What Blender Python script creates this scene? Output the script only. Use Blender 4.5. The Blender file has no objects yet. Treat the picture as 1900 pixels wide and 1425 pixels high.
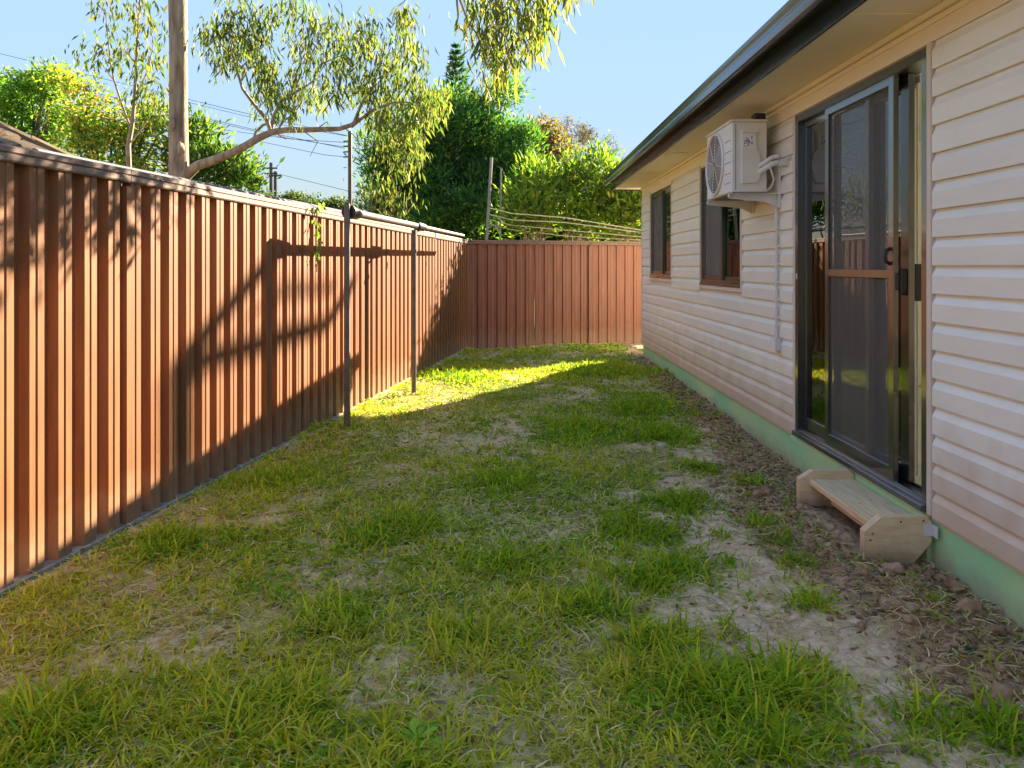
import bpy, math, random
import numpy as np
from mathutils import Vector

random.seed(4)
RNG = np.random.default_rng(11)
SC = bpy.context.scene
COL = SC.collection

# ------------------------------------------------------------------ camera
CH, F = 1.348, 1380.0                 # eye height (m), focal length in photo pixels
cam_d = bpy.data.cameras.new('camera')
cam = bpy.data.objects.new('camera', cam_d); COL.objects.link(cam)
cam.location = (0, 0, CH); cam.rotation_euler = (math.radians(90), 0, 0)
cam_d.sensor_width = 36; cam_d.lens = F / 1900 * 36
cam_d.shift_y = -218.5 / 1900
cam_d.clip_start = 0.05; cam_d.clip_end = 2000
SC.camera = cam

# ------------------------------------------------------------------ light
SUN_AZ = math.atan2(0.57, 0.82)       # from +Y towards +X
SUN_EL = math.radians(23.4)
SUN = Vector((math.sin(SUN_AZ) * math.cos(SUN_EL), math.cos(SUN_AZ) * math.cos(SUN_EL), math.sin(SUN_EL)))
world = bpy.data.worlds.new('World'); SC.world = world; world.use_nodes = True
wn = world.node_tree.nodes; wl = world.node_tree.links
bg = wn['Background']; sky = wn.new('ShaderNodeTexSky')
sky.sky_type = 'NISHITA'; sky.sun_disc = False
sky.sun_elevation = SUN_EL; sky.sun_rotation = SUN_AZ
sky.air_density = 1.0; sky.dust_density = 0.0; sky.ozone_density = 4.0; sky.altitude = 50
# even, clear-day sky: the brightest part is softly rolled off over the whole dome alike
lum = wn.new('ShaderNodeRGBToBW'); wl.new(sky.outputs[0], lum.inputs[0])
dv_ = wn.new('ShaderNodeMath'); dv_.operation = 'MULTIPLY_ADD'; dv_.inputs[1].default_value = 1 / 0.12; dv_.inputs[2].default_value = 1.0
wl.new(lum.outputs[0], dv_.inputs[0])
dd_ = wn.new('ShaderNodeVectorMath'); dd_.operation = 'DIVIDE'; wl.new(sky.outputs[0], dd_.inputs[0]); wl.new(dv_.outputs[0], dd_.inputs[1])
tn_ = wn.new('ShaderNodeVectorMath'); tn_.operation = 'MULTIPLY'; tn_.inputs[1].default_value = (3.2, 2.55, 2.2)
wl.new(dd_.outputs[0], tn_.inputs[0]); wl.new(tn_.outputs[0], bg.inputs[0]); bg.inputs[1].default_value = 0.15
sun_d = bpy.data.lights.new('sun', 'SUN'); sun_d.energy = 2.0; sun_d.angle = math.radians(0.42)
sun_d.color = (1.0, 0.83, 0.6)
sun = bpy.data.objects.new('sun', sun_d); COL.objects.link(sun)
sun.rotation_euler = (-SUN).to_track_quat('-Z', 'Y').to_euler(); sun.location = SUN * 30
SC.view_settings.view_transform = 'Standard'; SC.view_settings.look = 'None'
SC.view_settings.exposure = 4.1; SC.view_settings.gamma = 1.0
SC.view_settings.use_curve_mapping = False
SC.render.engine = 'CYCLES'
SC.cycles.max_bounces = 10; SC.cycles.transparent_max_bounces = 16
SC.cycles.use_denoising = True

# ------------------------------------------------------------------ helpers
def at(px, py, Y):
    """point of the photograph at a chosen distance"""
    return Vector(((px - 950) / F * Y, Y, CH - (py - 494) / F * Y))
def gnd(px, py):
    Y = CH * F / (py - 494)
    return ((px - 950) / F * Y, Y)

def hash2(ix, iy, seed):
    n = (ix.astype(np.int64) * 374761393 + iy.astype(np.int64) * 668265263 + seed * 1442695041) & 0xffffffff
    n = ((n ^ (n >> 13)) * 1274126177) & 0xffffffff
    n = n ^ (n >> 16)
    return (n & 0xffff) / 65535.0
def vnoise(x, y, freq, seed):
    x = np.asarray(x, float) * freq + 1000; y = np.asarray(y, float) * freq + 1000
    ix = np.floor(x); iy = np.floor(y); fx = x - ix; fy = y - iy
    fx = fx * fx * (3 - 2 * fx); fy = fy * fy * (3 - 2 * fy)
    a = hash2(ix, iy, seed); b = hash2(ix + 1, iy, seed); c = hash2(ix, iy + 1, seed); d = hash2(ix + 1, iy + 1, seed)
    return (a * (1 - fx) + b * fx) * (1 - fy) + (c * (1 - fx) + d * fx) * fy
def fbm(x, y, freq, seed, o=4):
    s = 0; amp = 0.5; t = 0
    for k in range(o):
        s = s + amp * vnoise(x, y, freq * 2 ** k, seed + k * 17); t += amp; amp *= 0.5
    return s / t
def sstep(a, b, x):
    t = np.clip((np.asarray(x, float) - a) / (b - a), 0, 1); return t * t * (3 - 2 * t)

class MB:
    def __init__(s): s.v = []; s.f = []; s.smooth = False
    def add(s, vs, fs):
        n = len(s.v); s.v += [tuple(p) for p in vs]; s.f += [tuple(i + n for i in f) for f in fs]; return s
    def box(s, x0, x1, y0, y1, z0, z1, c=0.0):
        if c <= 0:
            vs = [(x, y, z) for z in (z0, z1) for y in (y0, y1) for x in (x0, x1)]
            return s.add(vs, [(0, 2, 3, 1), (4, 5, 7, 6), (0, 1, 5, 4), (2, 6, 7, 3), (0, 4, 6, 2), (1, 3, 7, 5)])
        vs = []
        X = (x0, x1); Yv = (y0, y1); Z = (z0, z1); idx = {}
        for k in range(2):
            for j in range(2):
                for i in range(2):
                    sx = 1 if i == 0 else -1; sy = 1 if j == 0 else -1; sz = 1 if k == 0 else -1
                    idx[i, j, k] = len(vs)
                    vs += [(X[i], Yv[j] + sy * c, Z[k] + sz * c), (X[i] + sx * c, Yv[j], Z[k] + sz * c), (X[i] + sx * c, Yv[j] + sy * c, Z[k])]
        fs = []
        for i in range(2):
            q = [idx[i, 0, 0], idx[i, 1, 0], idx[i, 1, 1], idx[i, 0, 1]]; fs.append(q if i else q[::-1])
        for j in range(2):
            q = [idx[0, j, 0] + 1, idx[0, j, 1] + 1, idx[1, j, 1] + 1, idx[1, j, 0] + 1]; fs.append(q if j else q[::-1])
        for k in range(2):
            q = [idx[0, 0, k] + 2, idx[1, 0, k] + 2, idx[1, 1, k] + 2, idx[0, 1, k] + 2]; fs.append(q if k else q[::-1])
        for (a, b) in (((0, 0), (0, 1)), ):
            pass
        for j in range(2):
            for k in range(2):
                a, b = idx[0, j, k], idx[1, j, k]; fs.append((a + 1, a + 2, b + 2, b + 1))
        for i in range(2):
            for k in range(2):
                a, b = idx[i, 0, k], idx[i, 1, k]; fs.append((a, a + 2, b + 2, b))
        for i in range(2):
            for j in range(2):
                a, b = idx[i, j, 0], idx[i, j, 1]; fs.append((a, a + 1, b + 1, b))
        for t in idx.values(): fs.append((t, t + 1, t + 2))
        return s.add(vs, fs)
    def tube(s, pts, rad, n=8, cap=True):
        pts = [Vector(p) for p in pts]; m = len(pts)
        if not hasattr(rad, '__len__'): rad = [rad] * m
        vs = []; up = None
        for i, p in enumerate(pts):
            t = (pts[min(i + 1, m - 1)] - pts[max(i - 1, 0)])
            if t.length < 1e-9: t = Vector((0, 0, 1))
            t.normalize()
            if up is None:
                up = t.cross(Vector((1, 0, 0)) if abs(t.x) < 0.8 else Vector((0, 1, 0))); up.normalize()
            else:
                up = up - t * up.dot(t); up.normalize()
            w = t.cross(up)
            for k in range(n):
                a = 2 * math.pi * k / n
                vs.append(p + (up * math.cos(a) + w * math.sin(a)) * rad[i])
        fs = []
        for i in range(m - 1):
            for k in range(n):
                fs.append((i * n + k, i * n + (k + 1) % n, (i + 1) * n + (k + 1) % n, (i + 1) * n + k))
        if cap: fs += [tuple(range(n))[::-1], tuple((m - 1) * n + k for k in range(n))]
        s.smooth = True
        return s.add(vs, fs)
    def extrude(s, prof, axis, a, b):
        """closed profile of 2-D points swept along an axis ('x','y','z')"""
        n = len(prof); vs = []
        for t in (a, b):
            for (p, q) in prof:
                vs.append({'y': (p, t, q), 'x': (t, p, q), 'z': (p, q, t)}[axis])
        fs = [(i, (i + 1) % n, n + (i + 1) % n, n + i) for i in range(n)]
        return s.add(vs, fs + [tuple(range(n))[::-1], tuple(range(n, 2 * n))])
    def lump(s, c, r, seed, sub=1, sq=(1, 1, 1)):
        rr = random.Random(seed); t = (1 + 5 ** 0.5) / 2
        vs = [Vector(p).normalized() for p in [(-1, t, 0), (1, t, 0), (-1, -t, 0), (1, -t, 0), (0, -1, t), (0, 1, t), (0, -1, -t), (0, 1, -t), (t, 0, -1), (t, 0, 1), (-t, 0, -1), (-t, 0, 1)]]
        fs = [(0, 11, 5), (0, 5, 1), (0, 1, 7), (0, 7, 10), (0, 10, 11), (1, 5, 9), (5, 11, 4), (11, 10, 2), (10, 7, 6), (7, 1, 8), (3, 9, 4), (3, 4, 2), (3, 2, 6), (3, 6, 8), (3, 8, 9), (4, 9, 5), (2, 4, 11), (6, 2, 10), (8, 6, 7), (9, 8, 1)]
        for _ in range(sub):
            cache = {}; nf = []
            def mid(a, b):
                k = (min(a, b), max(a, b))
                if k not in cache: vs.append((vs[a] + vs[b]).normalized()); cache[k] = len(vs) - 1
                return cache[k]
            for (a, b, c_) in fs:
                x, y, z = mid(a, b), mid(b, c_), mid(c_, a); nf += [(a, x, z), (b, y, x), (c_, z, y), (x, y, z)]
            fs = nf
        out = [Vector(c) + Vector((v.x * sq[0], v.y * sq[1], v.z * sq[2])) * r * rr.uniform(0.75, 1.2) for v in vs]
        return s.add(out, fs)

def root_loc(o):
    while o.parent: o = o.parent
    return o.location
def link_mesh(name, me, mat, parent=None):
    if mat is not None and len(me.materials) == 0: me.materials.append(mat)
    o = bpy.data.objects.new(name, me); COL.objects.link(o)
    if parent: o.parent = parent
    return o
def build(mb, name, mat, parent=None, local=False):
    off = Vector((0, 0, 0))
    if parent and not local: off = root_loc(parent)
    me = bpy.data.meshes.new(name)
    me.from_pydata([(p[0] - off[0], p[1] - off[1], p[2] - off[2]) for p in mb.v], [], mb.f); me.update()
    import bmesh
    bm = bmesh.new(); bm.from_mesh(me); bmesh.ops.recalc_face_normals(bm, faces=bm.faces); bm.to_mesh(me); bm.free()
    if mb.smooth:
        me.polygons.foreach_set('use_smooth', [True] * len(me.polygons))
        try: me.set_sharp_from_angle(angle=math.radians(40))
        except Exception: pass
    return link_mesh(name, me, mat, parent)
def np_mesh(name, verts, tris, mat, parent=None, color=None, attrs=None, smooth=False):
    off = np.array(root_loc(parent)) if parent else np.zeros(3)
    verts = np.asarray(verts, np.float32) - off.astype(np.float32); tris = np.asarray(tris, np.int32)
    me = bpy.data.meshes.new(name)
    me.vertices.add(len(verts)); me.vertices.foreach_set('co', verts.ravel())
    k = tris.shape[1]
    me.loops.add(tris.size); me.loops.foreach_set('vertex_index', tris.ravel())
    me.polygons.add(len(tris)); me.polygons.foreach_set('loop_start', np.arange(0, tris.size, k, dtype=np.int32))
    me.polygons.foreach_set('loop_total', np.full(len(tris), k, np.int32))
    if smooth: me.polygons.foreach_set('use_smooth', np.ones(len(tris), bool))
    me.update(calc_edges=True)
    if color is not None:
        a = me.attributes.new('tint', 'FLOAT_COLOR', 'POINT')
        a.data.foreach_set('color', np.concatenate([color, np.ones((len(color), 1))], 1).astype(np.float32).ravel())
    for kx, val in (attrs or {}).items():
        a = me.attributes.new(kx, 'FLOAT', 'POINT'); a.data.foreach_set('value', np.asarray(val, np.float32))
    return link_mesh(name, me, mat, parent)
def thing(name, label, cat, loc=(0, 0, 0), group=None):
    o = bpy.data.objects.new(name, None); COL.objects.link(o); o.location = loc
    o.empty_display_size = 0.1
    return tag(o, label, cat, group)
def tag(o, label, cat, group=None):
    o['label'] = label; o['category'] = cat
    if group: o['group'] = group
    return o
def kind(o, k): o['kind'] = k; return o

# ------------------------------------------------------------------ materials
def mat(name, col, rough=0.6, spec=0.5, var=0.0, scale=6.0, col2=None, bump=0.0, bscale=60.0, stretch=None, metal=0.0, detail=6):
    m = bpy.data.materials.new(name); m.use_nodes = True
    n = m.node_tree.nodes; l = m.node_tree.links; b = n['Principled BSDF']
    b.inputs['Base Color'].default_value = (*col, 1); b.inputs['Roughness'].default_value = rough
    b.inputs['Specular IOR Level'].default_value = spec; b.inputs['Metallic'].default_value = metal
    geo = None
    def coords(st):
        nonlocal geo
        geo = geo or n.new('ShaderNodeNewGeometry')
        mp = n.new('ShaderNodeMapping'); mp.inputs['Scale'].default_value = st or (1, 1, 1)
        l.new(geo.outputs['Position'], mp.inputs['Vector']); return mp.outputs[0]
    if var or col2:
        t = n.new('ShaderNodeTexNoise'); t.inputs['Scale'].default_value = scale; t.inputs['Detail'].default_value = detail
        l.new(coords(stretch), t.inputs['Vector'])
        r = n.new('ShaderNodeValToRGB'); r.color_ramp.elements[0].position = 0.32; r.color_ramp.elements[1].position = 0.68
        c2 = col2 or tuple(min(1, c * (1 + var)) for c in col); c1 = col if col2 else tuple(c * (1 - var) for c in col)
        r.color_ramp.elements[0].color = (*c1, 1); r.color_ramp.elements[1].color = (*c2, 1)
        l.new(t.outputs[0], r.inputs[0]); l.new(r.outputs[0], b.inputs['Base Color'])
    if bump:
        t = n.new('ShaderNodeTexNoise'); t.inputs['Scale'].default_value = bscale; t.inputs['Detail'].default_value = 5
        l.new(coords(stretch), t.inputs['Vector'])
        bp = n.new('ShaderNodeBump'); bp.inputs['Strength'].default_value = bump; bp.inputs['Distance'].default_value = 0.01
        l.new(t.outputs[0], bp.inputs['Height']); l.new(bp.outputs[0], b.inputs['Normal'])
    return m
def dirt(m, z0, z1, col, amount=0.8, scale=7.0):
    """mud splash and dust: a ragged stain that thins out with height above the soil"""
    n = m.node_tree.nodes; l = m.node_tree.links; b = n['Principled BSDF']
    geo = n.new('ShaderNodeNewGeometry'); sx = n.new('ShaderNodeSeparateXYZ'); l.new(geo.outputs['Position'], sx.inputs[0])
    t = n.new('ShaderNodeTexNoise'); t.inputs['Scale'].default_value = scale; t.inputs['Detail'].default_value = 8; l.new(geo.outputs['Position'], t.inputs['Vector'])
    mr = n.new('ShaderNodeMapRange'); mr.inputs[1].default_value = z1; mr.inputs[2].default_value = z0; l.new(sx.outputs[2], mr.inputs[0])
    ad = n.new('ShaderNodeMath'); ad.operation = 'ADD'; l.new(mr.outputs[0], ad.inputs[0]); l.new(t.outputs[0], ad.inputs[1])
    m2 = n.new('ShaderNodeMapRange'); m2.inputs[1].default_value = 0.62; m2.inputs[2].default_value = 1.35; m2.inputs[4].default_value = amount; l.new(ad.outputs[0], m2.inputs[0])
    mx = n.new('ShaderNodeMix'); mx.data_type = 'RGBA'; l.new(m2.outputs[0], mx.inputs[0]); mx.inputs[7].default_value = (*col, 1)
    src = b.inputs['Base Color'].links
    if src: l.new(src[0].from_socket, mx.inputs[6])
    else: mx.inputs[6].default_value = b.inputs['Base Color'].default_value
    l.new(mx.outputs[2], b.inputs['Base Color'])
def spots(m, col, scale, size, stretch=(1, 1, 1)):
    n = m.node_tree.nodes; l = m.node_tree.links; b = n['Principled BSDF']
    geo = n.new('ShaderNodeNewGeometry'); mp = n.new('ShaderNodeMapping'); mp.inputs['Scale'].default_value = stretch; l.new(geo.outputs['Position'], mp.inputs[0])
    v = n.new('ShaderNodeTexVoronoi'); v.inputs['Scale'].default_value = scale; l.new(mp.outputs[0], v.inputs['Vector'])
    mr = n.new('ShaderNodeMapRange'); mr.inputs[1].default_value = size; mr.inputs[2].default_value = size * 0.3; l.new(v.outputs['Distance'], mr.inputs[0])
    mx = n.new('ShaderNodeMix'); mx.data_type = 'RGBA'; l.new(mr.outputs[0], mx.inputs[0]); mx.inputs[7].default_value = (*col, 1)
    l.new(b.inputs['Base Color'].links[0].from_socket, mx.inputs[6]); l.new(mx.outputs[2], b.inputs['Base Color'])
def piece_tone(m, amt):
    """each sheet or board weathered a little differently"""
    n = m.node_tree.nodes; l = m.node_tree.links; b = n['Principled BSDF']
    oi = n.new('ShaderNodeObjectInfo'); mr = n.new('ShaderNodeMapRange'); mr.inputs[3].default_value = 1 - amt; mr.inputs[4].default_value = 1 + amt; l.new(oi.outputs['Random'], mr.inputs[0])
    hs = n.new('ShaderNodeHueSaturation'); l.new(mr.outputs[0], hs.inputs['Value']); l.new(b.inputs['Base Color'].links[0].from_socket, hs.inputs['Color']); l.new(hs.outputs[0], b.inputs['Base Color'])
def coat(m, ior=1.9, rough=0.06):
    b = m.node_tree.nodes['Principled BSDF']; b.inputs['Coat Weight'].default_value = 1; b.inputs['Coat IOR'].default_value = ior; b.inputs['Coat Roughness'].default_value = rough
def leaf_mat(name, trans=0.5, rough=0.6, spec=0.15):
    m = bpy.data.materials.new(name); m.use_nodes = True
    n = m.node_tree.nodes; l = m.node_tree.links; b = n['Principled BSDF']
    a = n.new('ShaderNodeAttribute'); a.attribute_name = 'tint'
    b.inputs['Roughness'].default_value = rough; b.inputs['Specular IOR Level'].default_value = spec
    l.new(a.outputs['Color'], b.inputs['Base Color'])
    tr = n.new('ShaderNodeBsdfTranslucent')
    h = n.new('ShaderNodeMix'); h.data_type = 'RGBA'; h.blend_type = 'MULTIPLY'; h.inputs[0].default_value = 1
    h.inputs[7].default_value = (1.2, 1.4, 0.5, 1); l.new(a.outputs['Color'], h.inputs[6]); l.new(h.outputs[2], tr.inputs['Color'])
    mx = n.new('ShaderNodeMixShader'); mx.inputs[0].default_value = trans
    l.new(b.outputs[0], mx.inputs[1]); l.new(tr.outputs[0], mx.inputs[2]); l.new(mx.outputs[0], n['Material Output'].inputs[0])
    return m
def glass_mat(name, tint=(0.8, 0.84, 0.82), ior=2.4):
    m = bpy.data.materials.new(name); m.use_nodes = True
    n = m.node_tree.nodes; l = m.node_tree.links; n.remove(n['Principled BSDF'])
    t = n.new('ShaderNodeBsdfTransparent'); t.inputs[0].default_value = (*tint, 1)
    g = n.new('ShaderNodeBsdfGlossy'); g.inputs['Roughness'].default_value = 0.0; g.inputs[0].default_value = (0.95, 0.97, 1, 1)
    geo = n.new('ShaderNodeNewGeometry'); nz = n.new('ShaderNodeTexNoise'); nz.inputs['Scale'].default_value = 1.3
    l.new(geo.outputs['Position'], nz.inputs['Vector'])
    bp = n.new('ShaderNodeBump'); bp.inputs['Strength'].default_value = 0.03; bp.inputs['Distance'].default_value = 0.05
    l.new(nz.outputs[0], bp.inputs['Height']); l.new(bp.outputs[0], g.inputs['Normal'])
    fr = n.new('ShaderNodeFresnel'); fr.inputs[0].default_value = ior
    mx = n.new('ShaderNodeMixShader'); l.new(fr.outputs[0], mx.inputs[0]); l.new(t.outputs[0], mx.inputs[1]); l.new(g.outputs[0], mx.inputs[2])
    l.new(mx.outputs[0], n['Material Output'].inputs[0]); return m
def screen_mat(name, cover=0.5):
    m = bpy.data.materials.new(name); m.use_nodes = True
    n = m.node_tree.nodes; l = m.node_tree.links; b = n['Principled BSDF']
    b.inputs['Base Color'].default_value = (0.20, 0.20, 0.185, 1); b.inputs['Roughness'].default_value = 0.5
    t = n.new('ShaderNodeBsdfTransparent'); mx = n.new('ShaderNodeMixShader'); mx.inputs[0].default_value = cover
    l.new(t.outputs[0], mx.inputs[1]); l.new(b.outputs[0], mx.inputs[2]); l.new(mx.outputs[0], n['Material Output'].inputs[0]); return m

M = {}
M['fence'] = mat('fence_steel', (0.205, 0.081, 0.029), 0.6, 0.25, col2=(0.27, 0.112, 0.042), scale=5, stretch=(6, 6, 0.5), bump=0.14, bscale=5)
M['fence_back'] = mat('back_fence_steel', (0.19, 0.072, 0.042), 0.5, 0.4, col2=(0.25, 0.095, 0.055), scale=4, stretch=(6, 6, 0.6), bump=0.05, bscale=9)
M['rail'] = mat('rail_steel', (0.15, 0.088, 0.058), 0.5, 0.4, col2=(0.23, 0.14, 0.095), scale=8, stretch=(3, 3, 3))
M['plinth'] = mat('plinth_rail', (0.25, 0.235, 0.19), 0.6, 0.3, var=0.35, scale=14)
M['siding'] = mat('vinyl_siding', (0.78, 0.77, 0.67), 0.38, 0.45, col2=(0.83, 0.82, 0.725), scale=3, stretch=(1, 1, 4), bump=0.03, bscale=25)
M['trim'] = mat('cream_trim', (0.68, 0.60, 0.50), 0.45, 0.4, var=0.05, scale=4)
M['soffit'] = mat('soffit_paint', (0.86, 0.79, 0.60), 0.6, 0.3, var=0.04, scale=2)
M['frieze'] = mat('frieze_paint', (0.82, 0.75, 0.60), 0.55, 0.3, var=0.04, scale=2)
M['gutter'] = mat('gutter_steel', (0.022, 0.032, 0.050), 0.22, 0.8, var=0.15, scale=3)
M['roof'] = mat('roof_steel', (0.05, 0.06, 0.07), 0.4, 0.5, var=0.1)
M['frame'] = mat('black_powder_coat', (0.016, 0.018, 0.022), 0.3, 0.8, var=0.2, scale=5)
M['glass'] = glass_mat('window_glass')
M['glass_window'] = glass_mat('far_window_glass', (0.85, 0.88, 0.86), 1.7)
M['screen'] = screen_mat('flyscreen', 0.26)
M['screen_dark'] = screen_mat('window_flyscreen', 0.5)
M['green'] = mat('green_membrane', (0.30, 0.66, 0.34), 0.6, 0.3, col2=(0.50, 0.70, 0.34), scale=1.7, detail=8, bump=0.15, bscale=40)
M['inner'] = mat('inner_wall', (0.82, 0.79, 0.68), 0.8, 0.2, var=0.04)
M['white'] = mat('white_paint', (0.78, 0.78, 0.75), 0.5, 0.4, var=0.03)
M['floor'] = mat('pale_floor', (0.60, 0.60, 0.57), 0.3, 0.5, var=0.05)
M['ac'] = mat('ac_casing', (0.74, 0.72, 0.67), 0.4, 0.5, var=0.04, scale=5)
M['ac_dark'] = mat('ac_fan_dark', (0.14, 0.12, 0.09), 0.6, 0.3, var=0.1)
M['galv'] = mat('galvanised_paint', (0.62, 0.62, 0.60), 0.4, 0.5, var=0.06)
M['blind'] = mat('blind_fabric', (0.78, 0.78, 0.76), 0.8, 0.2, var=0.06)
M['print'] = mat('label_print', (0.16, 0.22, 0.40), 0.6, 0.3, var=0.2, scale=90)
M['timber'] = mat('pine_timber', (0.62, 0.46, 0.25), 0.65, 0.25, col2=(0.78, 0.62, 0.38), scale=16, stretch=(3.5, 0.35, 3.5), bump=0.15, bscale=30)
M['timber_end'] = mat('pine_panel', (0.60, 0.45, 0.25), 0.65, 0.25, col2=(0.74, 0.58, 0.36), scale=16, stretch=(0.6, 3, 2.6), bump=0.15, bscale=30)
M['pole'] = mat('weathered_steel', (0.075, 0.068, 0.06), 0.5, 0.5, col2=(0.14, 0.115, 0.09), scale=12)
M['black'] = mat('black_plastic', (0.012, 0.012, 0.013), 0.4, 0.5, var=0.1)
M['post_pale'] = mat('pale_post', (0.22, 0.21, 0.17), 0.7, 0.3, var=0.15)
M['wire'] = mat('line_wire', (0.55, 0.50, 0.28), 0.5, 0.4, var=0.1)  # yellow of the sunlight on the wires is put into the base colour
M['power'] = mat('power_cable', (0.10, 0.12, 0.15), 0.6, 0.3, var=0.1)
M['polewood'] = mat('pole_wood', (0.07, 0.06, 0.055), 0.8, 0.2, var=0.2)
M['bark_gum'] = mat('gum_bark', (0.20, 0.13, 0.08), 0.75, 0.2, col2=(0.44, 0.32, 0.21), scale=5, stretch=(3, 3, 0.6), bump=0.5, bscale=18)
M['bark'] = mat('dark_bark', (0.075, 0.055, 0.038), 0.85, 0.2, var=0.35, scale=10, bump=0.4, bscale=25)
M['bark_pale'] = mat('pale_bark', (0.26, 0.20, 0.14), 0.8, 0.2, var=0.25, scale=10)
M['leaf'] = leaf_mat('leaf_green'); M['grass'] = leaf_mat('grass_blade', 0.42, 0.6, 0.06)
M['dry'] = leaf_mat('dry_strand', 0.12, 0.7, 0.2)
M['tile'] = mat('roof_tile', (0.13, 0.095, 0.06), 0.85, 0.15, col2=(0.22, 0.17, 0.11), scale=3, bump=0.2)
M['tile_base'] = mat('tile_underlay', (0.12, 0.10, 0.08), 0.9, 0.1, var=0.1)
M['brick'] = mat('render_wall', (0.35, 0.28, 0.22), 0.8, 0.2, var=0.1)
M['zinc'] = mat('zinc_sheet', (0.17, 0.17, 0.165), 0.8, 0.1, var=0.12, scale=8)
M['stone'] = mat('sandstone', (0.46, 0.28, 0.17), 0.8, 0.2, var=0.2, scale=25, bump=0.4)
M['clod'] = mat('soil_clod', (0.20, 0.11, 0.06), 0.9, 0.1, col2=(0.44, 0.28, 0.16), scale=14, bump=0.5, bscale=80)
M['pebble'] = mat('pale_pebble', (0.42, 0.38, 0.32), 0.8, 0.2, var=0.3, scale=20)

piece_tone(M['siding'], 0.035); piece_tone(M['fence'], 0.09); piece_tone(M['fence_back'], 0.09); piece_tone(M['tile'], 0.25)
spots(M['fence'], (0.10, 0.045, 0.022), 5, 0.05, (1, 1, .6)); spots(M['fence_back'], (0.33, 0.22, 0.16), 6, 0.05)
dirt(M['siding'], 0.12, 0.75, (0.52, 0.36, 0.20), 0.65, 5)
dirt(M['green'], -0.10, 0.10, (0.36, 0.27, 0.17), 0.75, 9)
dirt(M['fence'], 0.0, 0.35, (0.34, 0.22, 0.13), 0.6, 9); dirt(M['fence_back'], 0.0, 0.35, (0.30, 0.19, 0.12), 0.6, 9)
dirt(M['timber_end'], -0.03, 0.09, (0.24, 0.16, 0.10), 0.7, 14)
spots(M['timber'], (0.22, 0.12, 0.06), 9, 0.085, (1.3, .7, 1)); spots(M['timber_end'], (0.22, 0.12, 0.06), 11, 0.085)
coat(M['frame'], 1.6, 0.08)

# ------------------------------------------------------------------ ground
GX0, GX1, GY0, GY1 = -2.75, 2.05, -2.5, 13.6
FE0 = np.array([-2.13, 3.095]); FD = np.array([0.1414, 0.98995]); FN = np.array([0.98995, -0.1414])
def zone(x, y):
    """bare: 0 lawn .. 1 bare ground ; mulch: brown churned soil along the house"""
    b = np.interp(y, [1.5, 2.0, 2.4, 3.07, 3.68, 4.58, 6, 9, 11.2, 13], [1.0, 0.84, 0.72, 0.54, 0.56, 0.86, 1.34, 1.66, 1.75, 1.9])
    b = b + (fbm(x, y, 1.6, 3) - 0.5) * 0.9
    bare = sstep(-0.18, 0.2, x - b)
    mb = np.interp(y, [1.5, 2, 2.4, 3.07, 4, 4.6, 6, 9, 12], [1.65, 1.52, 1.38, 1.24, 1.26, 1.36, 1.52, 1.70, 1.8]) + (fbm(x, y, 2.2, 9) - 0.5) * 0.5
    mul = sstep(-0.1, 0.15, x - mb)
    pat = sstep(0.54, 0.70, fbm(x, y, 1.5, 21)) * sstep(-1.9, 0.2, x) * 0.8 + sstep(0.56, 0.68, fbm(x, y, 3.1, 23)) * 0.55
    return np.clip(np.maximum(bare, pat), 0, 1), mul
def gh(x, y):
    x = np.asarray(x, float); y = np.asarray(y, float)
    bare, mul = zone(x, y)
    h = (fbm(x, y, 1.2, 31) - 0.5) * 0.045 + (fbm(x, y, 9, 41, 3) - 0.5) * 0.022
    h = h + mul * ((fbm(x, y, 11, 51, 3) - 0.5) * 0.06 - 0.004)
    h = h - 0.055 * sstep(4, 12.5, y) * sstep(1.0, -0.8, x)
    h = h - 0.045 * sstep(1.55, 1.93, x) * sstep(8, 5, y)
    d = (x - FE0[0]) * FN[0] + (y - FE0[1]) * FN[1]
    h = h * sstep(0.0, 0.25, d) + 0.05 * np.exp(-((x + 1.33) ** 2 + (y - 6.0) ** 2) / 0.15)
    return h
st = 0.02
gx = np.arange(GX0, GX1 + 1e-6, st); gy = np.concatenate([np.arange(GY0, 1.2, 0.1), np.arange(1.2, 8, st), np.arange(8, GY1 + .03, 0.04)])
XX, YY = np.meshgrid(gx, gy); zb, zm = zone(XX, YY)
gv = np.stack([XX.ravel(), YY.ravel(), gh(XX, YY).ravel()], 1)
nx, ny = len(gx), len(gy)
i0 = (np.arange(ny - 1)[:, None] * nx + np.arange(nx - 1)[None, :]).ravel()
gq = np.stack([i0, i0 + 1, i0 + nx + 1, i0 + nx], 1)
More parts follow.
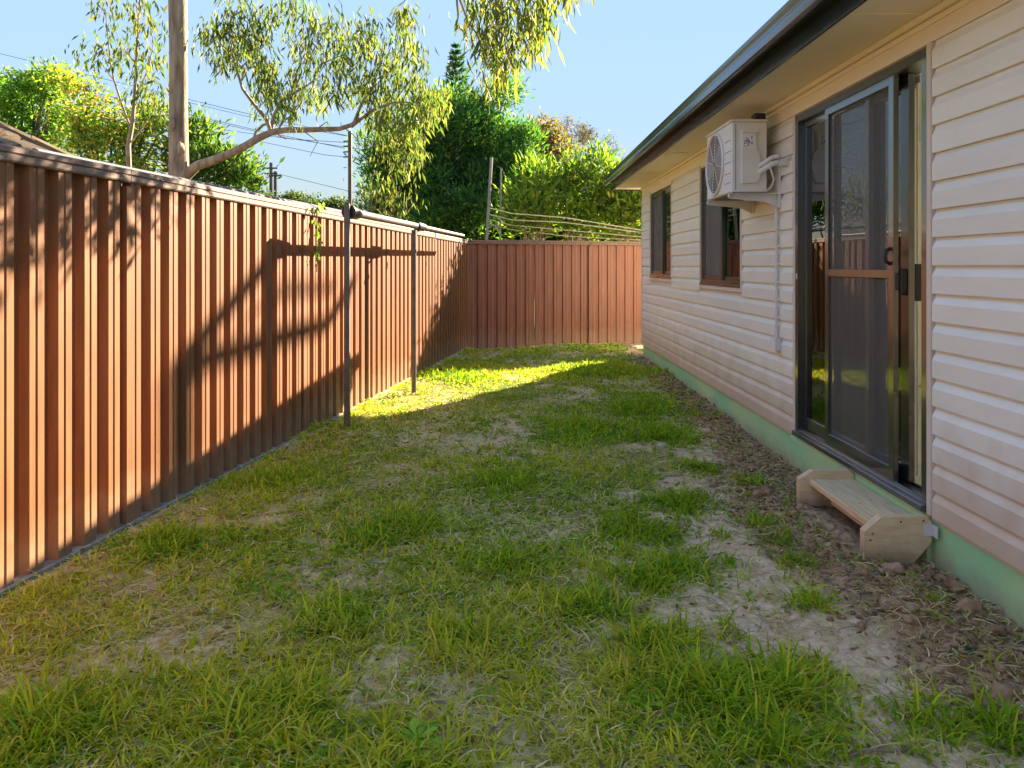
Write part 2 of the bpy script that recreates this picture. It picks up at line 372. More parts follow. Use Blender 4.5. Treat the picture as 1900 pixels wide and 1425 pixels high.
def ground_material():
    m = bpy.data.materials.new('yard_soil'); m.use_nodes = True
    n = m.node_tree.nodes; l = m.node_tree.links; b = n['Principled BSDF']; b.inputs['Roughness'].default_value = 0.95
    b.inputs['Specular IOR Level'].default_value = 0.1
    geo = n.new('ShaderNodeNewGeometry')
    def noise(s, d=6):
        t = n.new('ShaderNodeTexNoise'); t.inputs['Scale'].default_value = s; t.inputs['Detail'].default_value = d
        l.new(geo.outputs['Position'], t.inputs['Vector']); return t.outputs[0]
    def ramp(f, a, b_, p0=0.35, p1=0.65):
        r = n.new('ShaderNodeValToRGB'); e = r.color_ramp.elements; e[0].position = p0; e[1].position = p1
        e[0].color = (*a, 1); e[1].color = (*b_, 1); l.new(f, r.inputs[0]); return r.outputs[0]
    def mix(f, a, c):
        x = n.new('ShaderNodeMix'); x.data_type = 'RGBA'; l.new(f, x.inputs[0]); l.new(a, x.inputs[6]); l.new(c, x.inputs[7]); return x.outputs[2]
    def attr(nm):
        a = n.new('ShaderNodeAttribute'); a.attribute_name = nm; return a.outputs['Fac']
    lawn = ramp(noise(22), (0.32, 0.27, 0.10), (0.62, 0.53, 0.26))
    sand = ramp(noise(30, 9), (0.50, 0.355, 0.205), (0.72, 0.55, 0.355))
    brown = ramp(noise(26, 9), (0.23, 0.135, 0.07), (0.56, 0.37, 0.21))
    c = mix(attr('bare'), lawn, sand); c = mix(attr('mulch'), c, brown)
    l.new(c, b.inputs['Base Color'])
    bp = n.new('ShaderNodeBump'); bp.inputs['Strength'].default_value = 0.9; bp.inputs['Distance'].default_value = 0.012
    l.new(noise(55, 8), bp.inputs['Height']); l.new(bp.outputs[0], b.inputs['Normal']); return m
kind(np_mesh('ground', gv, gq, ground_material(), attrs={'bare': (zb * (0.35 + 0.65 * sstep(-.15, .45, XX - np.interp(YY, [1.5, 3, 4.6, 6, 9, 12], [.75, .45, .6, 1.1, 1.5, 1.7])))).ravel(), 'mulch': zm.ravel()}, smooth=True), 'structure')
far_ground = mat('far_grass', (0.10, 0.13, 0.04), 0.9, 0.1, col2=(0.17, 0.17, 0.07), scale=0.6)
kind(build(MB().add([(-900, -900, -0.12), (900, -900, -0.12), (900, 1200, -0.12), (-900, 1200, -0.12)], [(0, 1, 2, 3)]), 'terrain', far_ground), 'structure')

# ------------------------------------------------------------------ fences
PITCH = 0.1671
def sheet_profile(n, dep=0.043):
    pr = []
    for k in range(n):
        u = k * PITCH
        pr += [(u, 0.0), (u + 0.011, dep), (u + 0.043, dep), (u + 0.047, dep - 0.0045), (u + 0.053, dep - 0.0045), (u + 0.057, dep), (u + 0.094, dep), (u + 0.104, 0.0),
               (u + 0.132, 0.0), (u + 0.135, 0.0025), (u + 0.139, 0.0025), (u + 0.142, 0.0)]
    pr.append((n * PITCH, 0.0)); return pr
def fence(name, label, p0, d, bays, nper, H, mat_sheet, mat_rail, drop, dep=0.043):
    """bays of ribbed sheets between posts; d runs along the fence, its left-hand side is the far side"""
    d = np.array(d) / np.linalg.norm(d); nrm = np.array([d[1], -d[0]])
    root = thing(name, label, 'fence', (p0[0], p0[1], 0))
    def P(u, v, z):
        y = p0[1] + d[1] * u
        return (p0[0] + d[0] * u + nrm[0] * v, y + nrm[1] * v, z + drop(y))
    def slab(prof, u0, u1):               # profile (v, z) swept along u
        mb = MB(); n = len(prof); vs = [P(u, v, z) for u in (u0, u1) for (v, z) in prof]
        fs = [(i, (i + 1) % n, n + (i + 1) % n, n + i) for i in range(n)] + [tuple(range(n))[::-1], tuple(range(n, 2 * n))]
        return mb.add(vs, fs)
    L = nper * PITCH
    for b in range(bays):
        u0 = b * L
        for s, ns in enumerate(((nper + 1) // 2, nper // 2)):
            pr = sheet_profile(ns, dep); mb = MB(); us = u0 + s * ((nper + 1) // 2) * PITCH + 0.001; jit = random.uniform(-0.002, 0.002)
            for (u, v) in pr:
                mb.v.append(P(us + u * (1 - 0.002), v + jit + s * 0.0015, 0.02)); mb.v.append(P(us + u * (1 - 0.002), v + jit + s * 0.0015, H - 0.05))
            for k in range(len(pr) - 1): mb.f.append((2 * k, 2 * k + 2, 2 * k + 3, 2 * k + 1))
            build(mb, 'panel', mat_sheet, root)
        rp = [(-0.02, H - 0.070), (0.052, H - 0.070), (0.056, H - 0.062), (0.056, H - 0.040), (0.050, H - 0.034), (0.056, H - 0.027), (0.056, H - 0.006), (0.050, H), (-0.02, H)]
        build(slab(rp, u0 + 0.002, u0 + L - 0.002), 'top_rail', mat_rail, root)
        build(slab([(-0.015, 0.0), (0.060, 0.0), (0.060, 0.020), (0.055, 0.024), (-0.015, 0.024)], u0 + 0.002, u0 + L - 0.002), 'bottom_rail', M['plinth'], root)
    for b in range(bays + 1):
        u = b * L
        build(slab([(-0.018, 0.0), (0.047, 0.0), (0.047, H - 0.09), (-0.018, H - 0.09)], u - 0.022, u + 0.022), 'post', mat_sheet, root)
    return root
dropL = lambda y: -0.06 * min(1, max(0, (y - 4) / 8))
BAY = 13 * PITCH
fence('boundary_fence', 'long terracotta ribbed steel fence running along the sunny left side of the lawn', FE0 + FD * (0.763 - 3 * BAY), FD, 7, 13, 1.85, M['fence'], M['rail'], dropL)
cpt = FE0 + FD * (0.763 + 4 * BAY) + FN * 0.05
fence('back_fence', 'short dark red ribbed steel fence closing the far end of the yard', cpt + np.array([0.0, 0.05]), (0.966, 0.259), 3, 13, 1.85, M['fence_back'], M['rail'], lambda y: -0.06, dep=0.022)

# ------------------------------------------------------------------ house
XW, HY0, HY1, HX1 = 1.965, -2.5, 11.16, 8.2
SOF = 2.535
house = thing('house', 'cream weatherboard house with black sliding door and green painted footing', 'house', (XW, 4.0, 0.0))
HW = lambda mb, name, m: build(mb, name, M[m] if isinstance(m, str) else m, house)
DY0, DY1, DZ0, DZ1 = 3.49, 5.11, 0.205, 2.38
W1 = (9.11, 10.47, 1.19, 2.36); W2 = (6.343, 7.69, 1.16, 2.36)
# siding boards
ZB0, NP = 0.181, 17
PB = (2.391 - ZB0) / NP
prof = [(0.0, 0.0), (-0.0195, 0.0), (-0.0205, 0.004), (-0.0205, 0.082), (-0.0045, 0.115), (-0.0035, PB - 0.001), (0.0, PB - 0.001)]
def board(y0, y1, z):
    jit = random.uniform(-0.0006, 0.0006)
    mb = MB().extrude([(XW + p + jit, z + q) for (p, q) in prof], 'y', y0, y1)
    HW(mb, 'siding_board', 'siding')
open_y = [(DY0 - 0.045, DY1 + 0.045, DZ0 - 0.1, 2.45), (W2[0] - 0.045, W2[1] + 0.045, W2[2] - 0.05, 2.45), (W1[0] - 0.045, W1[1] + 0.045, W1[2] - 0.05, 2.45)]
for k in range(NP):
    z = ZB0 + k * PB
    segs = [(HY0, HY1 - 0.05)]
    for (a, b, c, d) in open_y:
        if z + PB * 0.5 > c and z < d:
            ns = []
            for (p, q) in segs:
                if a > p and b < q: ns += [(p, a), (b, q)]
                else: ns.append((p, q))
            segs = ns
    for (p, q) in segs:
        while q - p > 4.2:                    # boards come in lengths: plain butt joints
            c = p + random.uniform(2.4, 3.8); board(p, c - 0.001, z); p = c + 0.001
        board(p, q, z)
# hidden wall frame behind the boards, with the real openings left out
wall = MB()
def wall_fill(y0, y1, z0, z1): wall.box(XW + 0.002, XW + 0.12, y0, y1, z0, z1)
wall_fill(HY0, DY0, 0.16, 2.6); wall_fill(DY0, DY1, DZ1, 2.6); wall_fill(DY1, W2[0], 0.16, 2.6)
wall_fill(W2[0], W2[1], 0.16, W2[2]); wall_fill(W2[0], W2[1], W2[3], 2.6); wall_fill(W2[1], W1[0], 0.16, 2.6)
wall_fill(W1[0], W1[1], 0.16, W1[2]); wall_fill(W1[0], W1[1], W1[3], 2.6); wall_fill(W1[1], HY1, 0.16, 2.6)
HW(wall, 'wall', 'trim')
HW(MB().box(XW + 0.121, HX1, HY1 - 0.12, HY1, 0.16, 2.6), 'end_wall', 'siding')
HW(MB().box(XW + 0.121, HX1, HY0, HY0 + 0.12, 0.16, 2.6), 'end_wall', 'siding')
east = MB()  # unseen rear wall; its wide opening is added to let daylight into the rooms
for (a, b, c, d) in ((HY0 + .121, 1.0, 0.16, 2.6), (1.0, 7.0, 0.16, 0.25), (1.0, 7.0, 2.45, 2.6), (7.0, HY1 - .121, 0.16, 2.6)): east.box(HX1 - 0.12, HX1, a, b, c, d)
HW(east, 'rear_wall', 'siding')
HW(MB().box(XW - 0.02, XW + 0.05, HY1 - 0.05, HY1 + 0.02, ZB0, 2.391), 'corner_trim', 'trim')
HW(MB().box(XW - 0.010, XW + 0.001, HY0, HY1, 2.393, SOF), 'frieze_board', 'frieze')
HW(MB().box(XW - 0.040, XW - 0.0105, HY0, HY1, SOF - 0.032, SOF - 0.001, 0.004), 'soffit_bead', 'soffit')
HW(MB().box(XW - 0.019, XW - 0.0105, HY0, HY1, SOF - 0.062, SOF - 0.036), 'soffit_bead', 'soffit')
# soffit sheets
XF, XG, EY1 = 1.555, 1.432, 11.5
for (a, b) in ((-2.6, 0.5), (0.5, 3.5), (3.5, 6.5), (6.5, 9.5), (9.5, EY1)):
    HW(MB().box(XF + 0.016, XW + 0.1, a + 0.001, b - 0.001, SOF, SOF + 0.012), 'soffit', 'soffit')
for a in (0.5, 3.5, 6.5, 9.5):
    HW(MB().box(XF + 0.017, XW - 0.041, a - 0.018, a + 0.018, SOF - 0.005, SOF - 0.0005), 'joint_strip', 'soffit')
HW(MB().box(XF, XF + 0.015, -2.6, EY1, 2.522, 2.70), 'fascia', 'gutter')
HW(MB().extrude([(XF, 2.522), (XF - 0.006, 2.524), (XF - 0.006, 2.60), (XF - 0.001, 2.622), (XF - 0.001, 2.63), (XF, 2.63)], 'y', -2.6, EY1), 'fascia', 'gutter')
gp = [(XF - 0.002, 2.636), (XG + 0.022, 2.592), (XG + 0.006, 2.594), (XG, 2.602), (XG + 0.002, 2.640), (XG + 0.012, 2.664), (XG + 0.012, 2.682), (XG + 0.002, 2.700), (XG, 2.724), (XG + 0.008, 2.730), (XG + 0.02, 2.726), (XG + 0.02, 2.62), (XF - 0.002, 2.65)]
HW(MB().extrude(gp, 'y', -2.6, EY1), 'gutter', 'gutter')
HW(MB().extrude([(XF, 2.515), (XW + 3.2, 2.515), (XW + 3.2, 2.55), (XF, 2.55)], 'y', EY1 - 0.016, EY1), 'barge_trim', 'gutter')
RZ = lambda x: 2.735 + (x - XG) * 0.36
xr = 5.1
rp = [(XG + 0.03, RZ(XG) - 0.02), (xr, RZ(xr) - 0.02), (2 * xr - XG, RZ(XG) - 0.02), (2 * xr - XG, RZ(XG)), (xr, RZ(xr)), (XG + 0.03, RZ(XG))]
HW(MB().extrude(rp, 'y', -2.6, EY1), 'roof', 'roof')
HW(MB().extrude([(XF, 2.552), (2 * xr - XF, 2.552), (xr, RZ(xr) - 0.06), ], 'y', EY1 - 0.3, EY1 - 0.02), 'gable', 'siding')
HW(MB().box(1.66, 1.84, 7.75, 7.98, SOF - 0.012, SOF - 0.0005, 0.003), 'soffit_vent', 'soffit')
# footing
gn = np.linspace(HY0, HY1, 120)
HW(MB().box(XW + 0.004, XW + 0.25, HY0, DY0 - 0.0, -0.3, ZB0 - 0.001), 'footing', 'green')
HW(MB().box(XW + 0.004, XW + 0.25, DY1 + 0.1, HY1, -0.3, ZB0 - 0.001), 'footing', 'green')
HW(MB().extrude([(XW - 0.018, -0.3), (XW - 0.018, 0.150), (XW - 0.006, 0.176), (XW + 0.05, 0.192), (XW + 0.25, 0.192), (XW + 0.25, -0.3)], 'y', DY0 + 0.001, DY1 + 0.099), 'door_ledge', 'green')
# interior
HW(MB().box(XW + 0.121, HX1 - 0.121, HY0 + .121, HY1 - .121, 0.10, 0.2), 'floor', 'floor')
HW(MB().box(XW + 0.121, HX1 - 0.121, HY0 + .121, HY1 - .121, 2.55, 2.60), 'ceiling', 'inner')
HW(MB().box(2.75, HX1 - 0.121, 7.15, 7.25, 0.2, 2.55), 'inner_wall', 'inner')
HW(MB().box(XW + 0.121, 2.74, 5.95, 6.05, 0.2, 2.55), 'inner_wall', 'inner')
HW(MB().box(2.29, 2.325, 4.28, 5.1, 0.201, 2.54), 'inner_post', 'white')
idoor = HW(MB().box(3.30, 4.12, 7.10, 7.145, 0.205, 2.24, 0.004), 'inner_door', 'inner')
for (a, b, c, d) in ((3.40, 3.66, 0.35, 1.1), (3.76, 4.02, 0.35, 1.1), (3.40, 3.66, 1.25, 2.1), (3.76, 4.02, 1.25, 2.1)):
    build(MB().box(a, b, 7.09, 7.099, c, d, 0.003), 'door_panel', M['inner'], idoor)

def ring(mb, y0, y1, z0, z1, w, x0, x1, wb=None, wt=None):
    """rectangular frame facing the yard"""
    wb = wb or w; wt = wt or w
    mb.box(x0, x1, y0, y0 + w, z0, z1, 0.002); mb.box(x0, x1, y1 - w, y1, z0, z1, 0.002)
    mb.box(x0 + .0005, x1 - .0005, y0 + w - .001, y1 - w + .001, z0, z0 + wb, 0.002); mb.box(x0 + .0005, x1 - .0005, y0 + w - .001, y1 - w + .001, z1 - wt, z1, 0.002)
    return mb
# cream channels round the openings
def channel(y0, y1, z0, z1, bottom=True):
    mb = MB(); w = 0.036
    mb.box(XW - 0.022, XW + 0.001, y0 - w, y0 - 0.001, z0 - (w if bottom else 0), 2.392, 0.002)
    mb.box(XW - 0.022, XW + 0.001, y1 + 0.001, y1 + w, z0 - (w if bottom else 0), 2.392, 0.002)
    if bottom: mb.box(XW - 0.021, XW + 0.001, y0 - 0.001, y1 + 0.001, z0 - w, z0 - 0.001, 0.002)
    HW(mb, 'opening_trim', 'trim')
channel(DY0, DY1, 0.186, DZ1, False)
for (a, b, c, d) in (W1, W2):
    channel(a, b, c, d)
    HW(MB().box(XW - 0.012, XW + 0.001, a, b, d + 0.001, 2.392), 'opening_trim', 'frieze')
def window(a, b, c, d):
    w = HW(ring(MB(), a + .002, b - .002, c + .002, d - .002, 0.042, XW - 0.012, XW + 0.075, wb=0.055), 'window', 'frame')
    w['label'] = 'black sliding window, far half screened'
    mid = (a + b) / 2
    build(ring(MB(), mid - 0.02, b - 0.045, c + .058, d - .045, 0.034, XW + 0.006, XW + 0.026), 'screen_frame', M['frame'], w)
    build(MB().box(XW + 0.014, XW + 0.018, mid + 0.012, b - 0.078, c + .09, d - .078), 'flyscreen', M['screen_dark'], w)
    build(ring(MB(), a + 0.045, mid + 0.025, c + .058, d - .045, 0.034, XW + 0.030, XW + 0.050), 'sash', M['frame'], w)
    build(MB().box(XW + 0.039, XW + 0.042, a + 0.078, mid - 0.008, c + .09, d - .078), 'pane', M['glass_window'], w)
    build(MB().box(XW + 0.059, XW + 0.062, mid - 0.01, b - 0.045, c + .058, d - .045), 'pane', M['glass_window'], w)
    build(MB().box(XW - 0.030, XW - 0.013, a + .004, b - .004, c + 0.004, c + 0.022, 0.002), 'sill', M['frame'], w)
window(*W1); window(*W2)
def blind(a, b, c, d, label):
    t = thing('vertical_blind', label, 'blind', (XW + 0.2, (a + b) / 2, d), 'vertical blinds behind the bedroom windows')
    build(MB().box(XW + 0.125, XW + 0.18, a - 0.05, b + 0.05, d - 0.01, d + 0.03), 'head_rail', M['white'], t)
    n = int((b - a) / 0.085); base = None
    for k in range(n):
        y = a + (k + 0.5) * (b - a) / n; ang = 0.6 + random.uniform(-0.12, 0.12)
        dx, dy = 0.042 * math.sin(ang), 0.042 * math.cos(ang)
        mb = MB(); x = XW + 0.155
        mb.add([(x - dx, y - dy, c), (x + 0.006, y, c), (x + dx, y + dy, c), (x - dx, y - dy, d - .012), (x + 0.006, y, d - .012), (x + dx, y + dy, d - .012)], [(0, 1, 4, 3), (1, 2, 5, 4)])
        build(mb, 'slat', M['blind'], t)
blind(W2[0], W2[1], W2[2] - 0.05, W2[3], 'pale vertical blind behind the window beside the air conditioner')
blind(W1[0], W1[1], W1[2] - 0.05, W1[3], 'pale vertical blind behind the window nearest the far corner')
# blind hanging behind the door
bd = thing('vertical_blind', 'grey vertical blind of wide panels hanging behind the sliding door', 'blind', (XW + .26, 4.4, 2.3))
build(MB().box(XW + .14, XW + .20, 3.84, 5.10, 2.30, 2.34), 'head_rail', M['white'], bd)
for k in range(9):
    y = 3.92 + k * .14
    mb = MB(); x = XW + .17; dx, dy = .03, .062
    mb.add([(x - dx, y - dy, .23), (x + .006, y, .23), (x + dx, y + dy, .23), (x - dx, y - dy, 2.299), (x + .006, y, 2.299), (x + dx, y + dy, 2.299)], [(0, 1, 4, 3), (1, 2, 5, 4)])
    build(mb, 'slat', M['blind'], bd)
# sliding door
door = HW(ring(MB(), DY0 + .001, DY1 - .001, DZ0, DZ1, 0.045, XW - 0.02, XW + 0.115, wb=0.03, wt=0.05), 'sliding_door', 'frame')
sd = lambda mb, name, m: build(mb, name, M[m], door)
for x in (XW - 0.005, XW + 0.035, XW + 0.078):      # sill tracks
    sd(MB().box(x, x + 0.006, DY0 + 0.046, DY1 - 0.046, DZ0 + 0.0305, DZ0 + 0.043), 'track', 'frame')
sd(MB().box(XW - 0.045, XW - 0.0205, DY0 + .002, DY1 - .002, DZ0 - 0.012, DZ0 + 0.02, 0.003), 'door_sill', 'frame')
zb, zt = DZ0 + 0.045, DZ1 - 0.052
fx = ring(MB(), 4.14, DY1 - 0.047, zb, zt, 0.045, XW + 0.020, XW + 0.050, wb=0.075)
f_ = sd(fx, 'fixed_panel', 'frame'); sd(MB().box(XW + 0.030, XW + 0.034, 4.183, DY1 - 0.090, zb + 0.07, zt - 0.05), 'pane', 'glass')
sl = ring(MB(), 3.785, 4.50, zb, zt, 0.078, XW + 0.054, XW + 0.086, wb=0.075)
sd(sl, 'sliding_panel', 'frame'); sd(MB().box(XW + 0.068, XW + 0.072, 3.86, 4.43, zb + 0.07, zt - 0.07), 'pane', 'glass')
sc_ = ring(MB(), 3.81, 4.645, zb - 0.006, zt + 0.006, 0.050, XW - 0.012, XW + 0.016, wb=0.07)
sc_.box(XW - 0.011, XW + 0.015, 3.858, 4.596, 1.285, 1.330, 0.002)
sd(sc_, 'screen_door_frame', 'frame')
sd(MB().box(XW + 0.0015, XW + 0.0035, 3.858, 4.596, zb + 0.06, 1.284), 'flyscreen', 'screen')
sd(MB().box(XW + 0.0015, XW + 0.0035, 3.858, 4.596, 1.331, zt - 0.043), 'flyscreen', 'screen')
hd = MB()
hp = [(XW - 0.012, 3.838, 1.36), (XW - 0.035, 3.838, 1.372), (XW - 0.04, 3.838, 1.40), (XW - 0.035, 3.838, 1.428), (XW - 0.012, 3.838, 1.44)]
hd.tube(hp, 0.010, 8); sd(hd, 'handle', 'black')
lk = MB().box(XW + 0.020, XW + 0.0535, 3.795, 3.835, 1.20, 1.335, 0.004); lk.box(XW + 0.000, XW + 0.0195, 3.800, 3.830, 1.225, 1.315, 0.005); lk.box(XW + 0.0865, XW + 0.13, 3.79, 3.83, 1.17, 1.36, 0.005)
sd(lk, 'lock', 'black')
sd(MB().box(XW - 0.0225, XW - 0.0205, DY1 - 0.04, DY1 - 0.02, 1.26, 1.30), 'latch', 'galv')

# tall aerial mast beyond the house (its shadow falls on the fence)
aer = thing('aerial_mast', 'tall aerial mast standing beyond the far end of the house', 'aerial', (7.26, 17.49, -.1))
def toward_sun(x, y, z, s=16.2): return Vector((x + .57 * s, y + .82 * s, z + .433 * s))
a0 = toward_sun(-1.97, 4.21, .74); a1 = toward_sun(-1.80, 5.40, 1.38); a2 = toward_sun(-1.66, 6.37, .79); a3 = toward_sun(-1.58, 6.99, 1.13)
build(MB().tube([(a0.x, a0.y, -.1), a0], .075, 8), 'mast', M['galv'], aer)
build(MB().tube([a0, a1], .065, 8), 'boom', M['galv'], aer); build(MB().tube([a0 + Vector((0, 0, -.03)), a2], .065, 8), 'boom', M['galv'], aer); build(MB().tube([a2, a3], .06, 8), 'boom', M['galv'], aer)
b0 = toward_sun(-1.79, 5.48, 1.08); b1 = toward_sun(-1.64, 6.5, 1.08)
build(MB().tube([b0, b1], .016, 6), 'boom', M['galv'], aer); build(MB().tube([b0, b0.lerp(a0, .45)], .02, 6), 'boom', M['galv'], aer)
for k in range(6):
    p = b0.lerp(b1, k / 5); build(MB().tube([p - Vector((0, 0, .05)), p + Vector((0, 0, .13))], .024, 6), 'element', M['galv'], aer)

# ------------------------------------------------------------------ air conditioner and its fittings
AX0, AX1, AY0, AY1, AZ0, AZ1 = 1.60, 1.86, 5.42, 6.10, 1.875, 2.415
ac = thing('air_conditioner', 'cream outdoor air conditioner unit mounted high on the wall beside the sliding door', 'air conditioner', (AX1, AY0, AZ0))
A = lambda mb, name, m, par=None: build(mb, name, M[m], par or ac)
A(MB().box(AX0, AX1, AY0, AY1, AZ0 + 0.012, AZ1 - 0.014, 0.008), 'casing', 'ac')
A(MB().box(AX0 - 0.006, AX1 + 0.004, AY0 - 0.006, AY1 + 0.006, AZ1 - 0.0135, AZ1 + 0.004, 0.004), 'lid', 'ac')
A(MB().box(AX0 + 0.01, AX1 - 0.005, AY0 + 0.01, AY1 - 0.01, AZ0, AZ0 + 0.0115), 'base_pan', 'pole')
cy, cz, R = AY0 + 0.43, (AZ0 + AZ1) / 2, 0.235
def disc(x, r0, r1, n=40, dx=0.0):
    mb = MB(); vs = []
    for k in range(n):
        a = 2 * math.pi * k / n
        vs += [(x, cy + r0 * math.cos(a), cz + r0 * math.sin(a)), (x - dx, cy + r1 * math.cos(a), cz + r1 * math.sin(a))]
    return mb.add(vs, [(2 * k, 2 * k + 1, (2 * k + 3) % (2 * n), (2 * k + 2) % (2 * n)) for k in range(n)])
def circle(x, r, rad, n=40):
    mb = MB().tube([(x, cy + r * math.cos(2 * math.pi * k / n), cz + r * math.sin(2 * math.pi * k / n)) for k in range(n + 1)], rad, 6, False); return mb
A(disc(AX0 - 0.002, 0.0, R), 'fan_recess', 'ac_dark')
gr = A(circle(AX0 - 0.008, R, 0.011), 'fan_grille', 'ac')
for k in range(1, 10): A(circle(AX0 - 0.010, R * k / 10, 0.0017, 32), 'grille_wire', 'ac', gr)
for k in range(8):
    a = math.pi * k / 4 + 0.2
    A(MB().tube([(AX0 - 0.012, cy + 0.03 * math.cos(a), cz + 0.03 * math.sin(a)), (AX0 - 0.012, cy + R * math.cos(a), cz + R * math.sin(a))], 0.0026, 5), 'grille_wire', 'ac', gr)
bl = A(MB().lump((AX0 - 0.006, cy, cz), 0.035, 1, 1, (0.2, 1, 1)), 'fan_hub', 'ac_dark')
for z in (1.96, 2.03, 2.11, 2.19, 2.27): A(MB().box(AX0 - 0.002, AX0 + 0.001, AY0 + 0.02, AY0 + 0.17, z, z + 0.004), 'groove', 'ac_dark')
A(MB().box(AX0 + 0.028, AX0 + 0.032, AY0 - 0.0015, AY0 + 0.001, AZ0 + 0.03, AZ1 - 0.03), 'groove', 'ac_dark')
# raised service cover on the near end
cv = MB(); pts = [(1.668, 2.345), (1.775, 2.345), (1.778, 2.335), (1.778, 2.20), (1.800, 2.17), (1.806, 2.13), (1.806, 2.00), (1.785, 1.955), (1.675, 1.950), (1.668, 1.96)]
n = len(pts); cv.add([(x, AY0 + 0.001, z) for x, z in pts] + [(x + (0.004 if x < 1.7 else -0.004), AY0 - 0.022, z * 0.99 + 0.0215) for x, z in pts], [(i, (i + 1) % n, n + (i + 1) % n, n + i) for i in range(n)] + [tuple(range(n, 2 * n))])
cvo = A(cv, 'service_cover', 'ac')
A(MB().box(1.672, 1.79, AY0 - 0.030, AY0 - 0.0225, 2.318, 2.342, 0.004), 'cover_lip', 'ac', cvo)
A(MB().box(1.680, 1.770, AY0 - 0.0245, AY0 - 0.0225, 2.205, 2.300), 'label_plate', 'white', cvo)
marks = MB()
for (x0, x1, z0, z1) in ((1.686, 1.692, 2.232, 2.262), (1.690, 1.712, 2.256, 2.262), (1.700, 1.706, 2.236, 2.282), (1.712, 1.718, 2.222, 2.275), (1.708, 1.722, 2.222, 2.228), (1.720, 1.727, 2.240, 2.262), (1.736, 1.744, 2.270, 2.292), (1.736, 1.745, 2.232, 2.252), (1.684, 1.705, 2.216, 2.221)):
    marks.box(x0, x1, AY0 - 0.0257, AY0 - 0.0246, z0, z1)
A(marks, 'printed_mark', 'print', cvo)
A(MB().lump((1.682, AY0 - 0.024, 1.975), 0.008, 3, 1, (1, 0.5, 1)), 'screw', 'galv', cvo)
A(MB().box(1.79, 1.87, AY0 + 0.06, AY0 + 0.15, AZ1 + 0.0045, AZ1 + 0.062, 0.005), 'top_cap', 'black')
# insulated pipes curling from the valve cover to the wall
for k, (dz, rr) in enumerate(((0.0, 0.019), (0.045, 0.016))):
    A(MB().tube([(1.795, AY0 - 0.012, 2.03 + dz), (1.83, AY0 - 0.045, 2.055 + dz), (1.87, AY0 - 0.06, 2.085 + dz), (1.915, AY0 - 0.055, 2.095 + dz), (1.945, AY0 - 0.02, 2.08 + dz), (1.952, AY0 + 0.05, 2.06 + dz)], rr, 8), 'pipe', 'white')
A(MB().tube([(1.82, AY0 - 0.02, 2.08), (1.86, AY0 - 0.07, 2.05), (1.885, AY0 - 0.07, 1.97), (1.88, AY0 - 0.02, 1.92), (1.86, AY0 + 0.02, 1.90)], 0.008, 6), 'cable', 'galv')
br = thing('wall_bracket', 'pale steel bracket holding the air conditioner off the weatherboards', 'bracket', (XW, 5.5, 1.8))
for y in (5.40, 5.98):
    build(MB().extrude([(1.575, 1.840), (1.575, 1.868), (1.925, 1.872), (1.925, 1.775), (1.84, 1.815)], 'y', y, y + 0.006), 'arm', M['galv'], br)
    build(MB().box(1.572, 1.925, y - 0.03, y - 0.0005, 1.8685, 1.8735), 'arm', M['galv'], br)
    build(MB().box(1.926, 1.946, y - 0.025, y + 0.03, 1.77, 2.13 if y < 5.6 else 1.95, 0.003), 'upright', M['galv'], br)
    build(MB().tube([(1.572, y - 0.012, 1.857), (1.566, y - 0.012, 1.857)], 0.013, 10), 'end_cap', M['white'], br)
build(MB().tube([(1.935, 5.33, 2.08), (1.935, 5.22, 2.075)], 0.022, 10), 'crossbar', M['galv'], br)
build(MB().tube([(1.935, 5.395, 2.105), (1.935, 5.20, 2.105)], 0.012, 8), 'crossbar', M['galv'], br)
cd = thing('conduit', 'thin grey cable conduit running down the wall from the air conditioner to a small box', 'conduit', (1.94, 5.42, 0.75))
build(MB().tube([(1.928, 5.42, 1.775), (1.928, 5.42, 0.82)], 0.0125, 8), 'tube', M['galv'], cd)
for z in (1.62, 1.487, 1.357, 1.227, 1.097, 0.967):
    build(MB().box(1.930, 1.952, 5.398, 5.446, z, z + 0.014, 0.002), 'saddle', M['white'], cd)
bx = build(MB().box(1.905, 1.947, 5.375, 5.465, 0.735, 0.82, 0.004), 'junction_box', M['galv'], cd)
build(MB().box(1.898, 1.9045, 5.372, 5.468, 0.732, 0.823, 0.002), 'lid', M['white'], bx)

# ------------------------------------------------------------------ timber step
stp = thing('wooden_step', 'new pine step with clipped side panels sitting below the sliding door', 'step', (1.79, 3.85, 0.0))
def side(y, lift):
    pp = [(1.632, -0.03 + lift), (1.632, 0.118 + lift), (1.712, 0.186), (1.915, 0.189), (1.943, 0.165), (1.943, 0.07 + lift), (1.86, -0.03 + lift)]
    mb = MB().extrude(pp, 'y', y, y + 0.044)
    return build(mb, 'side_panel', M['timber_end'], stp)
side(3.445, 0.0); side(4.225, 0.02)
for (a, b) in ((1.690, 1.8085), (1.8115, 1.940)):
    build(MB().box(a, b, 3.490, 4.224, 0.105, 0.140, 0.003), 'tread_board', M['timber'], stp)
build(MB().box(1.78, 1.82, 3.56, 4.15, 0.02, 0.1045, 0.002), 'bearer', M['timber'], stp)
br2 = MB().box(1.905, 1.950, 3.4405, 3.4445, 0.10, 0.155); br2.box(1.9445, 1.9475, 3.40, 3.4400, 0.10, 0.155)
build(br2, 'metal_angle', M['galv'], stp)
for (x, z) in ((1.66, 0.08), (1.80, 0.165), (1.905, 0.17)):
    build(MB().lump((x, 3.443, z), 0.005, 5, 1, (1, 0.4, 1)), 'screw', M['pole'], stp)

